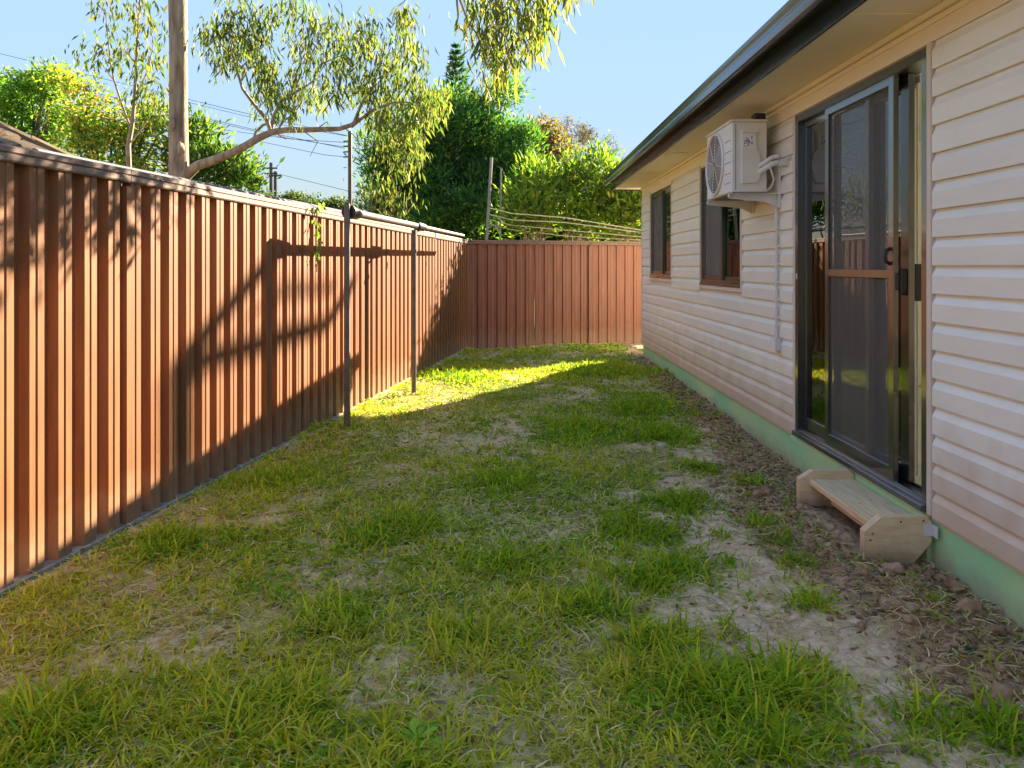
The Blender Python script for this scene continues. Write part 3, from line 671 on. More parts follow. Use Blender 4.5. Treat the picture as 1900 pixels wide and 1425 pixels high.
# ------------------------------------------------------------------ clothes line frame beside the fence
cl = thing('clothesline', 'dark steel clothesline frame on two thin posts standing against the fence', 'clothesline', (-1.37, 6.2, 0))
P1, P2 = Vector((-1.33, 6.0, 0)), Vector((-1.063, 8.05, 0))
dv = (P2 - P1).normalized()
build(MB().box(P1.x - .022, P1.x + .022, P1.y - .022, P1.y + .022, -0.1, 1.85, 0.004), 'post', M['pole'], cl)
build(MB().box(P1.x - .018, P1.x + .018, P1.y - .018, P1.y + .018, 1.8502, 1.858), 'cap', M['black'], cl)
build(MB().tube([P2 + Vector((0, 0, -0.1)), P2 + Vector((0, 0, 1.74))], 0.026, 12), 'post', M['pole'], cl)
build(MB().tube([P2 + Vector((0, 0, 1.50)), P2 + Vector((0, 0, 1.53))], 0.036, 12), 'collar', M['pole'], cl)
Z = Vector((0, 0, 1.79))
build(MB().tube([P1 + Z + dv * 0.03, P1 + Z + dv * 0.26], [0.062, 0.045], 10), 'hub', M['black'], cl)
build(MB().tube([P1 + Z + dv * 0.2, P2 + Z + dv * 0.22], 0.033, 10), 'beam', M['pole'], cl)
build(MB().tube([P2 + Z + dv * 0.12, P2 + Z + dv * 0.42], [0.05, 0.044], 10), 'knuckle', M['black'], cl)
build(MB().tube([P2 + Z + dv * 0.3, P2 + Z + dv * 2.75], [0.028, 0.022], 10), 'arm', M['pole'], cl)
build(MB().tube([P2 + Vector((0, 0, 1.66)), P2 + dv * 0.25 + Vector((0, 0, 1.755))], 0.012, 6), 'brace', M['pole'], cl)
for s in (0.75, 2.4):
    q = P2 + Z + dv * s
    build(MB().tube([q + Vector((0.06, 0, -0.05)), q + Vector((0.06, 0, -0.11)), q + Vector((0.05, -0.03, -0.14))], 0.006, 6), 'hook', M['galv'], cl)

# ------------------------------------------------------------------ leaves and trees
def leaves(c, d, L, W, col, fold=0.25, bend=0.0):
    """one folded diamond leaf per row: base c, unit axis d, length L, width W"""
    N = len(c); r = RNG.normal(size=(N, 3)); s = np.cross(d, r); s /= np.linalg.norm(s, axis=1, keepdims=True) + 1e-9
    nn = np.cross(s, d); L = L[:, None]; W = W[:, None]
    tip = c + d * L + np.array([0, 0, -1]) * L * bend
    midp = c + d * L * 0.45
    a = midp + s * W * 0.5 + nn * W * fold; b = midp - s * W * 0.5 + nn * W * fold
    v = np.stack([c, a, tip, b], 1).reshape(-1, 3)
    i = np.arange(N)[:, None] * 4
    t = np.concatenate([i + [0, 1, 2], i + [0, 2, 3]], 0)
    return v, t, np.repeat(col, 4, 0)
def palette(cols, n, wts=None, var=0.18):
    cols = np.array(cols); k = RNG.choice(len(cols), n, p=wts)
    return np.clip(cols[k] * RNG.uniform(1 - var, 1 + var, (n, 1)) * RNG.uniform(0.93, 1.07, (n, 3)), 0.003, 0.9)
def unit(v): return v / (np.linalg.norm(v, axis=1, keepdims=True) + 1e-9)
def crown(clusters, per, size, leaf, wid, cols, wts=None, mode='out', var=0.2, cvar=0.25):
    """clusters: list of (centre, radius). mode: 'hang' drooping leaves, 'out' leaves pointing outward, 'up' rising sprays"""
    V, T, C = [], [], []; base = 0
    for (c, r) in clusters:
        n = max(4, int(per * RNG.uniform(0.7, 1.3))); c = np.array(c)
        off = RNG.normal(size=(n, 3)) * np.array(size) * r
        p = c + off
        if mode == 'hang': d = np.stack([RNG.normal(0, .38, n), RNG.normal(0, .38, n), -np.ones(n) + RNG.normal(0, .25, n)], 1)
        elif mode == 'up': d = unit(off) * 0.7 + np.stack([RNG.normal(0, .4, n), RNG.normal(0, .4, n), RNG.uniform(0.1, 1.1, n)], 1)
        else: d = unit(off) + RNG.normal(0, .6, (n, 3)) + np.array([0, 0, -0.1])
        d = unit(d); L = leaf * RNG.uniform(0.65, 1.3, n)
        col = palette(cols, n, wts, var) * RNG.uniform(1 - cvar, 1 + cvar)
        v, t, cc = leaves(p, d, L, L * wid * RNG.uniform(.8, 1.2, n), col)
        V.append(v); T.append(t + base); C.append(cc); base += len(v)
    return np.concatenate(V), np.concatenate(T), np.concatenate(C)
def blob(c, r, n, cr, shell=0.55):
    out = []
    for _ in range(n):
        v = RNG.normal(size=3); v /= np.linalg.norm(v); q = RNG.uniform(shell ** 3, 1) ** (1 / 3) * RNG.uniform(0.85, 1.08)
        out.append((np.array(c) + v * np.array(r) * q, cr * RNG.uniform(0.7, 1.3)))
    return out
def limb(mb, a, b, r0, r1, sag=0.1, n=6, sides=6, wob=0.04):
    a, b = np.array(a, float), np.array(b, float); L = np.linalg.norm(b - a); pts = []
    for k in range(n):
        t = k / (n - 1); p = a * (1 - t) + b * t + np.array([0, 0, sag * L * math.sin(math.pi * t)])
        if 0 < k < n - 1: p = p + RNG.normal(0, wob * L, 3) * 0.6
        pts.append(p)
    mb.tube(pts, [r0 + (r1 - r0) * k / (n - 1) for k in range(n)], sides)
def tree(name, label, base, height, tr, blobs, per, size, leaf, wid, cols, wts=None, mode='out', bark='bark', forks=None, twigs=24, cvar=0.25, group=None, cat='tree', stems=1):
    base = np.array(base, float); t = thing(name, label, cat, tuple(base), group)
    cl = []
    for b in blobs: cl += blob(*b)
    mb = MB(); top = base + np.array([0, 0, height])
    for s in range(stems):
        o = np.array([RNG.normal(0, .25), RNG.normal(0, .25), 0]) if stems > 1 else np.zeros(3)
        limb(mb, base + o * 0.5 - np.array([0, 0, .1]), top + o * 3, tr, tr * 0.45, 0, 7, 8, 0.015)
    trunk = build(mb, 'trunk', M[bark], t)
    mb = MB()
    for k in RNG.choice(len(cl), min(twigs, len(cl)), replace=False):
        f = RNG.uniform(0.45, 1.0); limb(mb, base + (top - base) * f, cl[k][0], tr * 0.4, tr * 0.06, -0.05, 5, 5)
    if mb.v: build(mb, 'branch', M[bark], t)
    v, f, c = crown(cl, per, size, leaf, wid, cols, wts, mode, cvar=cvar)
    np_mesh('crown', v, f, M['leaf'], t, c)
    return t
G_GUM = [(0.12, 0.16, 0.055), (0.18, 0.20, 0.06), (0.08, 0.12, 0.045), (0.26, 0.23, 0.07), (0.17, 0.14, 0.05)]
# tall gum behind the fence
GY = 9.0
gum = thing('gum_tree', 'tall smooth-barked gum tree behind the fence with a long low limb and drooping leaves', 'tree', (at(331, 400, GY).x, GY, -0.1))
def pth(pts, Y, dy=None): return [at(x, y, Y + (dy[i] if dy else 0)) for i, (x, y) in enumerate(pts)]
tk = pth([(333, 730), (333, 420), (332, 330), (331, 200), (331, 90), (330, 0), (329, -150), (332, -330)], GY)
tm = MB().tube(tk, [0.135, 0.125, 0.118, 0.107, 0.105, 0.110, 0.105, 0.09], 14)
for k_, (z_, a_) in enumerate(((2.75, -1.0), (3.05, -1.9), (2.52, -.5))):
    tm.lump((tk[0].x + .115 * math.cos(a_), GY + .115 * math.sin(a_), z_), .05, 40 + k_, 1, (.8, .8, 1.8))
trunk = build(tm, 'trunk', M['bark_gum'], gum)
lmb = MB()
lmb.tube(pth([(333, 345), (345, 325), (365, 308), (400, 296), (430, 284), (455, 271), (480, 256), (505, 245), (532, 241), (560, 241), (600, 240), (630, 239), (652, 232), (668, 220)], GY, [0, -.05, -.12, -.2, -.25, -.3, -.3, -.3, -.3, -.3, -.3, -.35, -.4, -.4]),
         [.085, .07, .058, .052, .05, .046, .043, .04, .036, .034, .031, .028, .026, .022], 10)
build(lmb, 'limb', M['bark_gum'], gum)
bm_ = MB()
def sub(pts, r0, r1, Y=GY - 0.3, d=0.0):
    n = len(pts); bm_.tube([at(x, y, Y + d * k / (n - 1)) for k, (x, y) in enumerate(pts)], [r0 + (r1 - r0) * k / (n - 1) for k in range(n)], 6)
sub([(470, 263), (475, 245), (488, 232), (503, 228)], .02, .014)
sub([(503, 246), (495, 222), (470, 192), (450, 165), (440, 132), (432, 100), (425, 60)], .026, .006, d=-.3)
sub([(503, 244), (508, 215), (522, 188), (550, 170), (580, 152), (598, 118), (615, 70)], .026, .005, d=.4)
sub([(515, 243), (525, 225), (545, 212), (560, 190), (552, 160)], .014, .004, d=-.3)
sub([(448, 150), (462, 128), (476, 110)], .01, .004)
sub([(655, 231), (672, 190), (690, 165), (705, 120), (712, 70)], .02, .004, d=-.3)
sub([(652, 235), (690, 205), (730, 190), (770, 190), (800, 205)], .02, .004, d=-.6)
sub([(700, 200), (705, 230), (725, 250), (745, 275)], .008, .003, Y=GY - .6)
sub([(662, 245), (668, 285), (690, 310)], .008, .003)
sub([(640, 238), (655, 250), (665, 262), (690, 262)], .008, .003)
for pts in ([(560, 241), (590, 262), (575, 290)], [(510, 246), (530, 258), (525, 252)], [(590, 238), (606, 226), (618, 240)], [(432, 100), (400, 75), (378, 90)], [(598, 118), (640, 100), (660, 60)], [(690, 165), (735, 120), (755, 80)], [(440, 132), (490, 85), (480, 40)], [(540, 172), (560, 110), (545, 50)], [(730, 190), (760, 150), (772, 110)]):
    sub(pts, .009, .003)
# upper limb that arches over and hangs its leaves in from above the picture
OY = 6.4
up = MB().tube([at(330, -60, GY), at(400, -260, 8.6), at(560, -420, 7.8), at(720, -380, 7.0), at(810, -200, OY + .1), at(846, -20, OY), at(850, 30, OY), at(846, 58, OY)], [.075, .06, .05, .035, .022, .012, .008, .004], 8)
build(up, 'limb', M['bark_gum'], gum)
build(bm_, 'branch', M['bark_gum'], gum); bm_ = MB()
sub([(846, -20), (868, 40), (884, 62), (905, 110), (925, 150)], .011, .003, Y=OY)
sub([(830, -80), (900, -60), (960, -20), (990, 30)], .011, .003, Y=OY)
sub([(900, -60), (990, -50), (1040, -20)], .008, .003, Y=OY)
sub([(868, 40), (875, 70), (878, 100)], .006, .002, Y=OY)
build(bm_, 'branch', M['bark_gum'], gum)
gc = []
for (x, y, w) in [(385, 60, .8), (412, 45, 1), (452, 22, 1.1), (478, 55, 1.1), (500, 20, 1), (425, 95, .8), (462, 100, .9), (490, 120, .8), (405, 110, .6), (560, 65, .9), (600, 48, 1), (575, 105, 1), (630, 80, 1.1), (660, 55, .9), (610, 125, 1), (650, 125, 1.1), (555, 155, .7), (590, 170, .7), (690, 80, 1), (715, 115, 1.1), (745, 70, 1), (765, 110, .9), (700, 155, 1.1), (740, 150, 1.1), (670, 165, .9), (635, 175, .6), (770, 165, .9), (725, 195, 1), (790, 190, .9), (760, 215, 1), (700, 225, .7), (735, 245, 1), (770, 255, .8), (722, 280, .7), (755, 295, .6), (540, 20, .6), (480, 170, .5), (460, 65, 1), (505, 160, .5), (520, 190, .4), (805, 175, .5), (745, 30, .5), (710, 185, 1), (655, 95, 1)]:
    for q in range(3):
        p = at(x + RNG.normal(0, 12), y + RNG.normal(0, 10), GY - 0.3 + RNG.normal(0, 0.35)); gc.append((np.array(p), 0.085 * (0.6 + 0.5 * w)))
v, f, c = crown(gc, 46, (0.9, 0.9, 1.25), 0.125, 0.19, G_GUM, [.32, .28, .22, .12, .06], 'hang', cvar=.45)
np_mesh('crown', v, f, M['leaf'], gum, c)
oc = []
for (x, y, w) in [(870, -40, 1), (890, 5, 1), (880, 45, .9), (905, 30, 1), (930, 5, 1), (945, 45, 1), (975, 15, 1), (1000, -10, 1), (1015, 20, .8), (960, 75, .9), (990, 55, .8), (900, 75, 1), (920, 100, 1), (890, 100, .5), (945, 110, .7), (910, 130, .7), (930, 140, .6), (985, 90, .4), (1045, -15, .6), (840, -90, 1), (930, -70, 1), (1000, -80, 1), (780, -180, 1), (900, -150, 1), (1005, 55, .4)]:
    for q in range(2):
        p = at(x + RNG.normal(0, 9), y - 18 + RNG.normal(0, 9), OY + RNG.normal(0, 0.3)); oc.append((np.array(p), 0.095 * (0.6 + 0.5 * w)))
v, f, c = crown(oc, 36, (0.9, 0.9, 1.3), 0.15, 0.15, G_GUM, [.22, .3, .1, .28, .1], 'hang', cvar=.3)
np_mesh('crown', v, f, M['leaf'], gum, c)

# slender sapling left of the gum
SY = 9.8
sp = thing('gum_sapling', 'slender gum sapling with sparse leaves left of the thick gum trunk', 'tree', (at(243, 400, SY).x, SY, -0.1))
bm_ = MB(); 
sub([(240, 720), (240, 330), (238, 270), (245, 235), (250, 180), (253, 120), (255, 60), (260, 0), (262, -40)], .04, .008, Y=SY)
build(bm_, 'trunk', M['bark_pale'], sp); bm_ = MB()
sub([(243, 240), (225, 190), (212, 150), (204, 110), (200, 60), (195, 15)], .016, .004, Y=SY)
sub([(250, 180), (275, 130), (285, 80), (275, 30)], .012, .004, Y=SY)
sub([(238, 270), (262, 240), (285, 205), (295, 170)], .010, .003, Y=SY)
sub([(253, 120), (230, 90), (215, 60)], .008, .003, Y=SY); sub([(212, 150), (190, 120), (175, 95)], .008, .003, Y=SY)
build(bm_, 'branch', M['bark_pale'], sp)
sc2 = []
for (x, y) in [(190, 20), (215, 10), (250, 10), (275, 25), (240, 40), (200, 50), (265, 60), (290, 70), (185, 85), (215, 85), (245, 85), (270, 95), (300, 100), (195, 115), (230, 115), (260, 125), (290, 130), (170, 95), (245, 150), (280, 160), (300, 180), (215, 145), (265, 185), (235, -30), (270, -20), (200, -20), (290, 205)]:
    for q in range(2): sc2.append((np.array(at(x + RNG.normal(0, 11), y + RNG.normal(0, 11), SY + RNG.normal(0, .3))), 0.11))
v, f, c = crown(sc2, 15, (0.9, 0.9, 0.9), 0.125, 0.26, [(0.09, .14, .04), (.15, .18, .05), (.065, .10, .04), (.2, .17, .05)], None, 'hang', cvar=.3)
np_mesh('crown', v, f, M['leaf'], sp, c)

# broad trees at the left
def B(px, py, Y, rx, ry, n, cr, rd=None):       # blob from picture position and extent
    k = Y / F; return (tuple(at(px, py, Y)), (rx * k, (rd or (rx + ry) / 2) * k, ry * k), n, cr)
YL = 17.0
tree('broad_tree', 'broad dark green leafy tree at the far left above the tiled roof', (at(50, 500, YL).x, YL, -.1), 3.4, .16,
     [B(20, 195, YL, 52, 45, 12, .28), B(75, 150, YL, 45, 32, 11, .25), B(110, 195, YL + .5, 38, 40, 8, .28), B(50, 250, YL, 80, 30, 12, .33), B(-10, 150, YL + .5, 30, 20, 5, .25)],
     150, (.75, .75, .5), .115, .5, [(.12, .24, .03), (.20, .32, .045), (.28, .37, .06), (.07, .15, .025)], [.3, .33, .2, .17], 'out', cvar=.45)
YO = 15.0
tree('autumn_tree', 'green tree with patches of orange leaves behind the gum sapling', (at(215, 500, YO).x, YO, -.1), 3.3, .14,
     [B(150, 190, YO, 36, 40, 8, .25), B(200, 232, YO, 52, 46, 14, .28), B(265, 262, YO, 42, 52, 13, .28), B(150, 262, YO, 50, 42, 10, .28), B(215, 312, YO, 100, 32, 16, .3), B(120, 148, YO + .6, 14, 12, 4, .2), B(285, 215, YO, 16, 18, 4, .2)],
     120, (.75, .75, .5), .105, .42, [(.14, .24, .035), (.26, .32, .05), (.46, .28, .05), (.09, .17, .03), (.40, .34, .07)], [.28, .27, .16, .15, .14], 'out', cvar=.5)
YR = 15.5
tree('leafy_shrub', 'dark leafy shrub between the gum trunk and the power poles', (at(380, 500, YR).x, YR, -.1), 2.4, .09,
     [B(362, 245, YR, 18, 38, 8, .26), B(360, 305, YR, 38, 40, 14, .28), B(415, 318, YR, 46, 34, 17, .28), B(445, 335, YR, 22, 16, 6, .22)],
     85, (.75, .75, .55), .16, .36, [(.08, .16, .035), (.14, .22, .05), (.20, .24, .06), (.05, .10, .025)], None, 'up', cvar=.35)
YD = 48.0
for (px, py, rx, ry, lab) in ((552, 374, 30, 13, 'small rounded distant tree just right of the power poles'), (622, 380, 28, 12, 'small rounded distant tree just left of the thin rung pole'), (478, 366, 26, 8, 'low distant tree at the foot of the power poles')):
    tree('distant_tree', lab, (at(px, 500, YD).x, YD, -.1), 4.2, .2, [B(px, py, YD, rx, ry, 16, .4), B(px + 12, py + 16, YD, rx, ry, 12, .45)], 60, (.7, .7, .5), .24, .5,
         [(.075, .11, .045), (.11, .14, .06), (.06, .085, .04)], None, 'out', cvar=.3, twigs=8, group='distant trees beyond the fence')
# big dark tree in the middle
YT = 18.0
CD = [(.045, .13, .045), (.075, .18, .045), (.13, .24, .05), (.03, .09, .036), (.26, .32, .05)]
dk = []
for (px, py, rx, ry, n) in [(845, 225, 26, 52, 16), (800, 240, 32, 42, 16), (905, 245, 34, 55, 20), (760, 285, 42, 45, 20), (945, 280, 38, 50, 20), (850, 300, 60, 50, 30), (720, 330, 40, 45, 18), (800, 350, 60, 50, 28), (900, 345, 60, 45, 26), (965, 335, 30, 50, 14), (715, 275, 24, 26, 8), (840, 400, 100, 40, 30), (730, 385, 40, 35, 12), (935, 190, 14, 22, 5), (870, 195, 14, 24, 5), (965, 255, 18, 22, 5)]:
    dk.append(B(px, py, YT + RNG.uniform(-.4, .6), rx, ry, max(3, int(n * .58)), .30, rd=max(rx, 45)))
tree('evergreen_tree', 'big dense dark green evergreen tree rising behind the back fence', (at(860, 500, YT).x, YT, -.1), 3.6, .12, dk, 300, (.72, .72, .62), .145, .28, CD, [.3, .27, .2, .13, .10], 'up', cvar=.45, stems=4, twigs=50)
# norfolk pine far behind
YN = 42.0
np_ = thing('norfolk_pine', 'tall pointed pine with tiered branches far behind the dark evergreen', 'tree', (at(847, 500, YN).x, YN, -.1))
ap = np.array(at(846, 84, YN)); bs = np.array([ap[0] + .1, YN, -.1])
build(MB().tube([bs, ap], [.28, .02], 8), 'trunk', M['bark'], np_)
V, T, C = [], [], []; base = 0; bmb = MB()
for k in range(15):
    t = k / 14; z = ap[2] - 0.15 - t * 5.2; L = 0.10 + 1.15 * t ** 0.85
    for q in range(7):
        a = q * 2 * math.pi / 7 + k * .5; dr = np.array([math.cos(a), math.sin(a), 0.28])
        p0 = np.array([ap[0], YN, z]); n = int(10 + 34 * t)
        s = RNG.uniform(.12, 1, n)[:, None]; p = p0 + dr * L * s + np.array([0, 0, .25]) * L * s ** 2 * .6
        bmb.tube([p0, p0 + dr * L * .5, p0 + dr * L + np.array([0, 0, .12]) * L], [.025, .015, .006], 4)
        d = unit(dr[None, :] * .6 + RNG.normal(0, .35, (n, 3)) + np.array([0, 0, .45])); LL = RNG.uniform(.22, .36, n)
        v, f, c = leaves(p, d, LL, LL * .34, palette([(.05, .12, .08), (.08, .16, .09), (.035, .08, .06)], n)); V.append(v); T.append(f + base); C.append(c); base += len(v)
build(bmb, 'branch', M['bark'], np_)
np_mesh('crown', np.concatenate(V), np.concatenate(T), M['leaf'], np_, np.concatenate(C))
YB = 27.0
tree('brown_tree', 'brownish bushy tree between the dark evergreen and the nearly bare tree', (at(1010, 500, YB).x, YB, -.1), 4.2, .16,
     [B(1008, 258, YB, 26, 26, 16, .4), B(1002, 315, YB, 32, 36, 18, .45), B(1028, 285, YB, 14, 20, 5, .35)], 70, (.75, .75, .55), .2, .4, [(.16, .105, .05), (.21, .13, .06), (.12, .12, .045), (.25, .17, .07)], None, 'out', cvar=.35)
YBR = 30.0
bt = thing('bare_tree', 'nearly bare tree with thin grey branches and a few reddish leaves', 'tree', (at(1070, 500, YBR).x, YBR, -.1))
bm_ = MB(); sub([(1072, 480), (1070, 400), (1066, 350), (1066, 300)], .16, .09, Y=YBR); build(bm_, 'trunk', M['bark_pale'], bt)
bmb = MB(); tips = []
def grow(p, d, L, r, lev):
    q = p + d * L; bmb.tube([p, p + d * L * .5 + RNG.normal(0, L * .04, 3), q], [r, r * .8, r * .62], 5); 
    if lev == 0: tips.append(q); return
    for _ in range(3 if lev > 1 else 4):
        nd = d + RNG.normal(0, .50, 3) + np.array([0, 0, .14]); nd /= np.linalg.norm(nd); grow(q, nd, L * RNG.uniform(.6, .85), r * .6, lev - 1)
for dd in ((-.35, 0, .9), (.35, .1, .9), (.75, 0, .65), (-.7, 0, .6), (.05, -.2, 1)):
    dd = np.array(dd); grow(np.array(at(1066, 318, YBR)), dd / np.linalg.norm(dd), .70, .06, 4)
build(bmb, 'branch', M['bark_pale'], bt)
tips = [tips[i] for i in RNG.choice(len(tips), min(420, len(tips)), replace=False)]
tips = tips[:230]; v, f, c = crown([(p, .10) for p in tips], 4, (.9, .9, .9), .10, .5, [(.14, .09, .06), (.10, .08, .06), (.09, .09, .05)], None, 'out'); np_mesh('crown', v, f, M['leaf'], bt, c)
# bright big-leaved bushes right behind the back fence
CB = [(.15, .235, .03), (.22, .28, .035), (.10, .18, .03), (.30, .30, .05), (.06, .12, .025)]
for (px, Y, bl_, lab) in (
    (990, 15.6, [(985, 385, 42, 55, 22), (1000, 340, 25, 30, 9)], 'bright yellow-green big-leaved bush behind the back fence beside the pale posts'),
    (1075, 16.2, [(1075, 375, 55, 62, 34), (1100, 318, 22, 34, 10), (1045, 350, 25, 30, 9)], 'bright yellow-green big-leaved bush behind the middle of the wires'),
    (1160, 15.8, [(1155, 385, 48, 58, 28), (1140, 345, 24, 26, 8), (1195, 375, 45, 45, 18)], 'bright yellow-green big-leaved bush next to the house corner')):
    tree('leafy_bush', lab, (at(px, 500, Y).x, Y, -.1), 1.7, .06, [B(a, b, Y + RNG.uniform(-.3, .3), c_, d_, n_, .27, rd=45) for (a, b, c_, d_, n_) in bl_], 60, (.85, .85, .65), .185, .30, CB, [.3, .26, .2, .12, .12], 'up', bark='bark_pale', cvar=.3, group='bright bushes behind the back fence', cat='bush', twigs=26, stems=3)
YS = 13.5
tree('wispy_shrub', 'low wispy yellowish shrub behind the fence near the clothesline', (at(690, 500, YS).x, YS, -.1), 1.6, .03, [B(695, 365, YS, 28, 40, 12, .2), B(740, 370, YS, 20, 18, 5, .2), B(715, 330, YS, 15, 20, 4, .2)], 16, (.9, .9, .8), .13, .2, G_GUM, None, 'hang', bark='bark_pale', twigs=14, cat='shrub')
# dark massed garden plants low behind the back fence
tree('garden_hedge', 'dense low dark green hedge at the foot of the evergreen behind the back fence', (at(900, 500, 20).x, 20.5, -.1), 1.6, .05, [B(780 + 48 * k, 420, 20.5, 55, 45, 22, .4) for k in range(9)], 75, (.75, .75, .6), .30, .32, [(.04, .10, .025), (.07, .14, .03), (.03, .07, .02)], None, 'out', cvar=.4, cat='hedge', stems=5)

# ------------------------------------------------------------------ things beyond the fences
mast = thing('thin_pole', 'thin dark pole with short rungs rising behind the fence above the clothesline post', 'pole', (-1.955, 9.0, -.1))
build(MB().tube([(-1.955, 9.0, -.1), (-1.96, 9.0, 2.98)], 0.026, 8), 'shaft', M['pole'], mast)
for z in (2.86, 2.80, 2.73, 2.67): build(MB().tube([(-2.04, 9.0, z), (-1.96, 9.0, z + .004)], .009, 6), 'rung', M['pole'], mast)
nl = thing('neighbour_clothesline', 'neighbour\'s clothesline of two pale posts and sagging wires beyond the back fence', 'clothesline', (-.5, 15, -.1))
for (x0, x1, t) in (((903, 912, 292)), ((928, 930, 312))):
    a = at(x0, 445, 15.0); b = at(x1, t, 15.0); a2 = a + (a - b) * 1.05
    build(MB().tube([a2, b], 0.032 if t < 300 else .021, 8), 'post', M['post_pale'], nl)
for k, (y0, y1, y2) in enumerate(((386, 404, 428), (398, 413, 432), (408, 427, 440), (416, 438, 446))):
    Yk = 14.6 + .25 * k
    build(MB().tube([at(908, y0, Yk), at(950, y0 + 10, Yk), at(1050, y1, Yk), at(1195, y2, Yk), at(1330, y2 + 10, Yk)], 0.011, 5), 'wire', M['wire'], nl)
for (px, top, lab, arms) in ((503, 302, 'taller dark timber power pole on the skyline', (312, 322)), (511, 318, 'shorter dark timber power pole just beside the taller one', (326,))):
    Y = 62; b = at(px, top, Y); pp = thing('power_pole', lab, 'power pole', (b.x, Y, -.1), 'power poles on the skyline')
    build(MB().tube([(b.x, Y, -.1), b], [.2, .14], 8), 'shaft', M['polewood'], pp)
    for ay in arms:
        c0 = at(px, ay, Y); build(MB().box(c0.x - .55, c0.x + .55, Y - .06, Y + .06, c0.z - .06, c0.z + .06), 'crossarm', M['polewood'], pp)
for (x0, y0, x1, y1, lab) in ((-60, 85, 1000, 330, 'upper of the two thin wires crossing the sky left of the sapling'), (-60, 118, 1000, 350, 'lower of the two thin wires crossing the sky left of the sapling'),
    (350, 190, 700, 262, 'topmost thin wire right of the gum trunk'), (350, 216, 700, 282, 'second thin wire down right of the gum trunk'), (380, 236, 700, 268, 'thin wire sagging just under the low gum limb'),
    (480, 262, 720, 300, 'thin wire running from the low gum limb to the thin pole'), (505, 320, 800, 380, 'lowest thin wire leaving the power poles to the right')):
    Y = 60; mp = at((x0 + x1) / 2, (y0 + y1) / 2 + 6, Y)
    w = build(MB().tube([at(x0, y0, Y + 8), mp, at(x1, y1, Y - 6)], .022, 4), 'power_wire', M['power']); tag(w, lab, 'wire', 'power wires across the sky')

# neighbour's tiled house behind the left fence
nh = thing('neighbour_house', 'neighbour\'s house with a brown tiled hip roof behind the left fence', 'house', (-4.35, 8.0, 0))
EZ = 2.25; cx, cyy = -4.30, 8.1; SL = 0.565
build(MB().box(-12, cx - .55, -3, cyy - .55, -.1, EZ + .05), 'wall', M['brick'], nh)
hp_ = 3.6
build(MB().add([(cx, cyy, EZ), (cx - hp_, cyy - hp_, EZ + SL * hp_), (cx - hp_, -4, EZ + SL * hp_), (cx, -4, EZ), (cx - 2 * hp_, cyy, EZ), (cx - 2 * hp_, -4, EZ)], [(0, 1, 2, 3), (0, 4, 1), (1, 4, 5, 2)]), 'roof', M['tile_base'], nh)
nf = np.array([-1, 0, SL]); nf = nf / np.linalg.norm(nf); up_n = np.array([SL, 0, 1]) / np.linalg.norm([SL, 0, 1])
tl_me = None
for r in range(11):
    for c_ in range(12):
        s0 = r * 0.30; y1 = cyy - .35 - c_ * .33 - (r % 2) * .165
        xx = cx - s0 * nf[0] * -1 * 1.0
        ctr = np.array([cx, 0, EZ]) + nf * (s0 + .16); 
        if y1 > cyy - abs(ctr[0] - cx) - .12: continue
        if tl_me is None:
            mb = MB()
            for (u0, u1, h) in ((-.16, -.05, .035), (-.05, .05, .02), (.05, .16, .035)):
                for (s_, hh) in ((-.17, .03), (.17, .0)):
                    pass
            vs = []
            for (s_, hh) in ((-.17, .045), (.17, .0)):
                for (u, w_) in ((-.163, .012), (-.10, .034), (-.04, .012), (.04, .012), (.10, .034), (.163, .012)):
                    q = nf * s_ + up_n * (w_ + hh); vs.append((q[0], u, q[2]))
            for (u, w_) in ((-.163, -.004), (.163, -.004)):
                q = nf * -.17 + up_n * w_; vs.append((q[0], u, q[2]))
            mb.add(vs, [(k, k + 1, k + 7, k + 6) for k in range(5)] + [(12, 0, 1, 2, 3, 4, 5, 13)])
            o = build(mb, 'roof_tile', M['tile'], nh, local=True); tl_me = o.data
        else:
            o = link_mesh('roof_tile', tl_me, None, nh)
        o.location = (ctr[0] - nh.location.x, y1 - nh.location.y, ctr[2] + .01)
for k in range(13):
    a = np.array([cx - k * .28, cyy - k * .28, EZ + SL * k * .28 + .03]); b = a + np.array([-.30, -.30, SL * .30 + .02])
    build(MB().tube([a, b], [.062, .052], 8), 'ridge_tile', M['tile'], nh)
build(MB().box(cx - .02, cx + .10, -4, cyy + .08, EZ - .10, EZ + .0), 'gutter', M['zinc'], nh)
# low metal patio roof just beyond the fence
sh = thing('patio_roof', 'low grey metal patio roof edge just above the top of the left fence', 'roof', (-3.2, 8, 0))
def fp(u, v): p = FE0 + FD * u + FN * v; return p
rib = MB()
N = 12
vs = []
for k in range(N + 1):
    v_ = -0.92 - k * .05
    for u in (1.2, 12.0):
        p = fp(u, v_); vs.append((p[0], p[1], 2.03 + .012 * k * .8 + (.016 if k % 2 else 0)))
rib.add(vs, [(2 * k, 2 * k + 1, 2 * k + 3, 2 * k + 2) for k in range(N)]); build(rib, 'roof_sheet', M['zinc'], sh)
mb = MB(); a, b = fp(1.2, -.88), fp(12.0, -.88); mb.tube([(a[0], a[1], 2.015), (b[0], b[1], 2.015)], .035, 8); build(mb, 'gutter', M['zinc'], sh)
for u in (1.5, 5.0, 8.5, 11.7):
    p = fp(u, -.98); build(MB().box(p[0] - .03, p[0] + .03, p[1] - .03, p[1] + .03, -.1, 2.0), 'post', M['zinc'], sh)

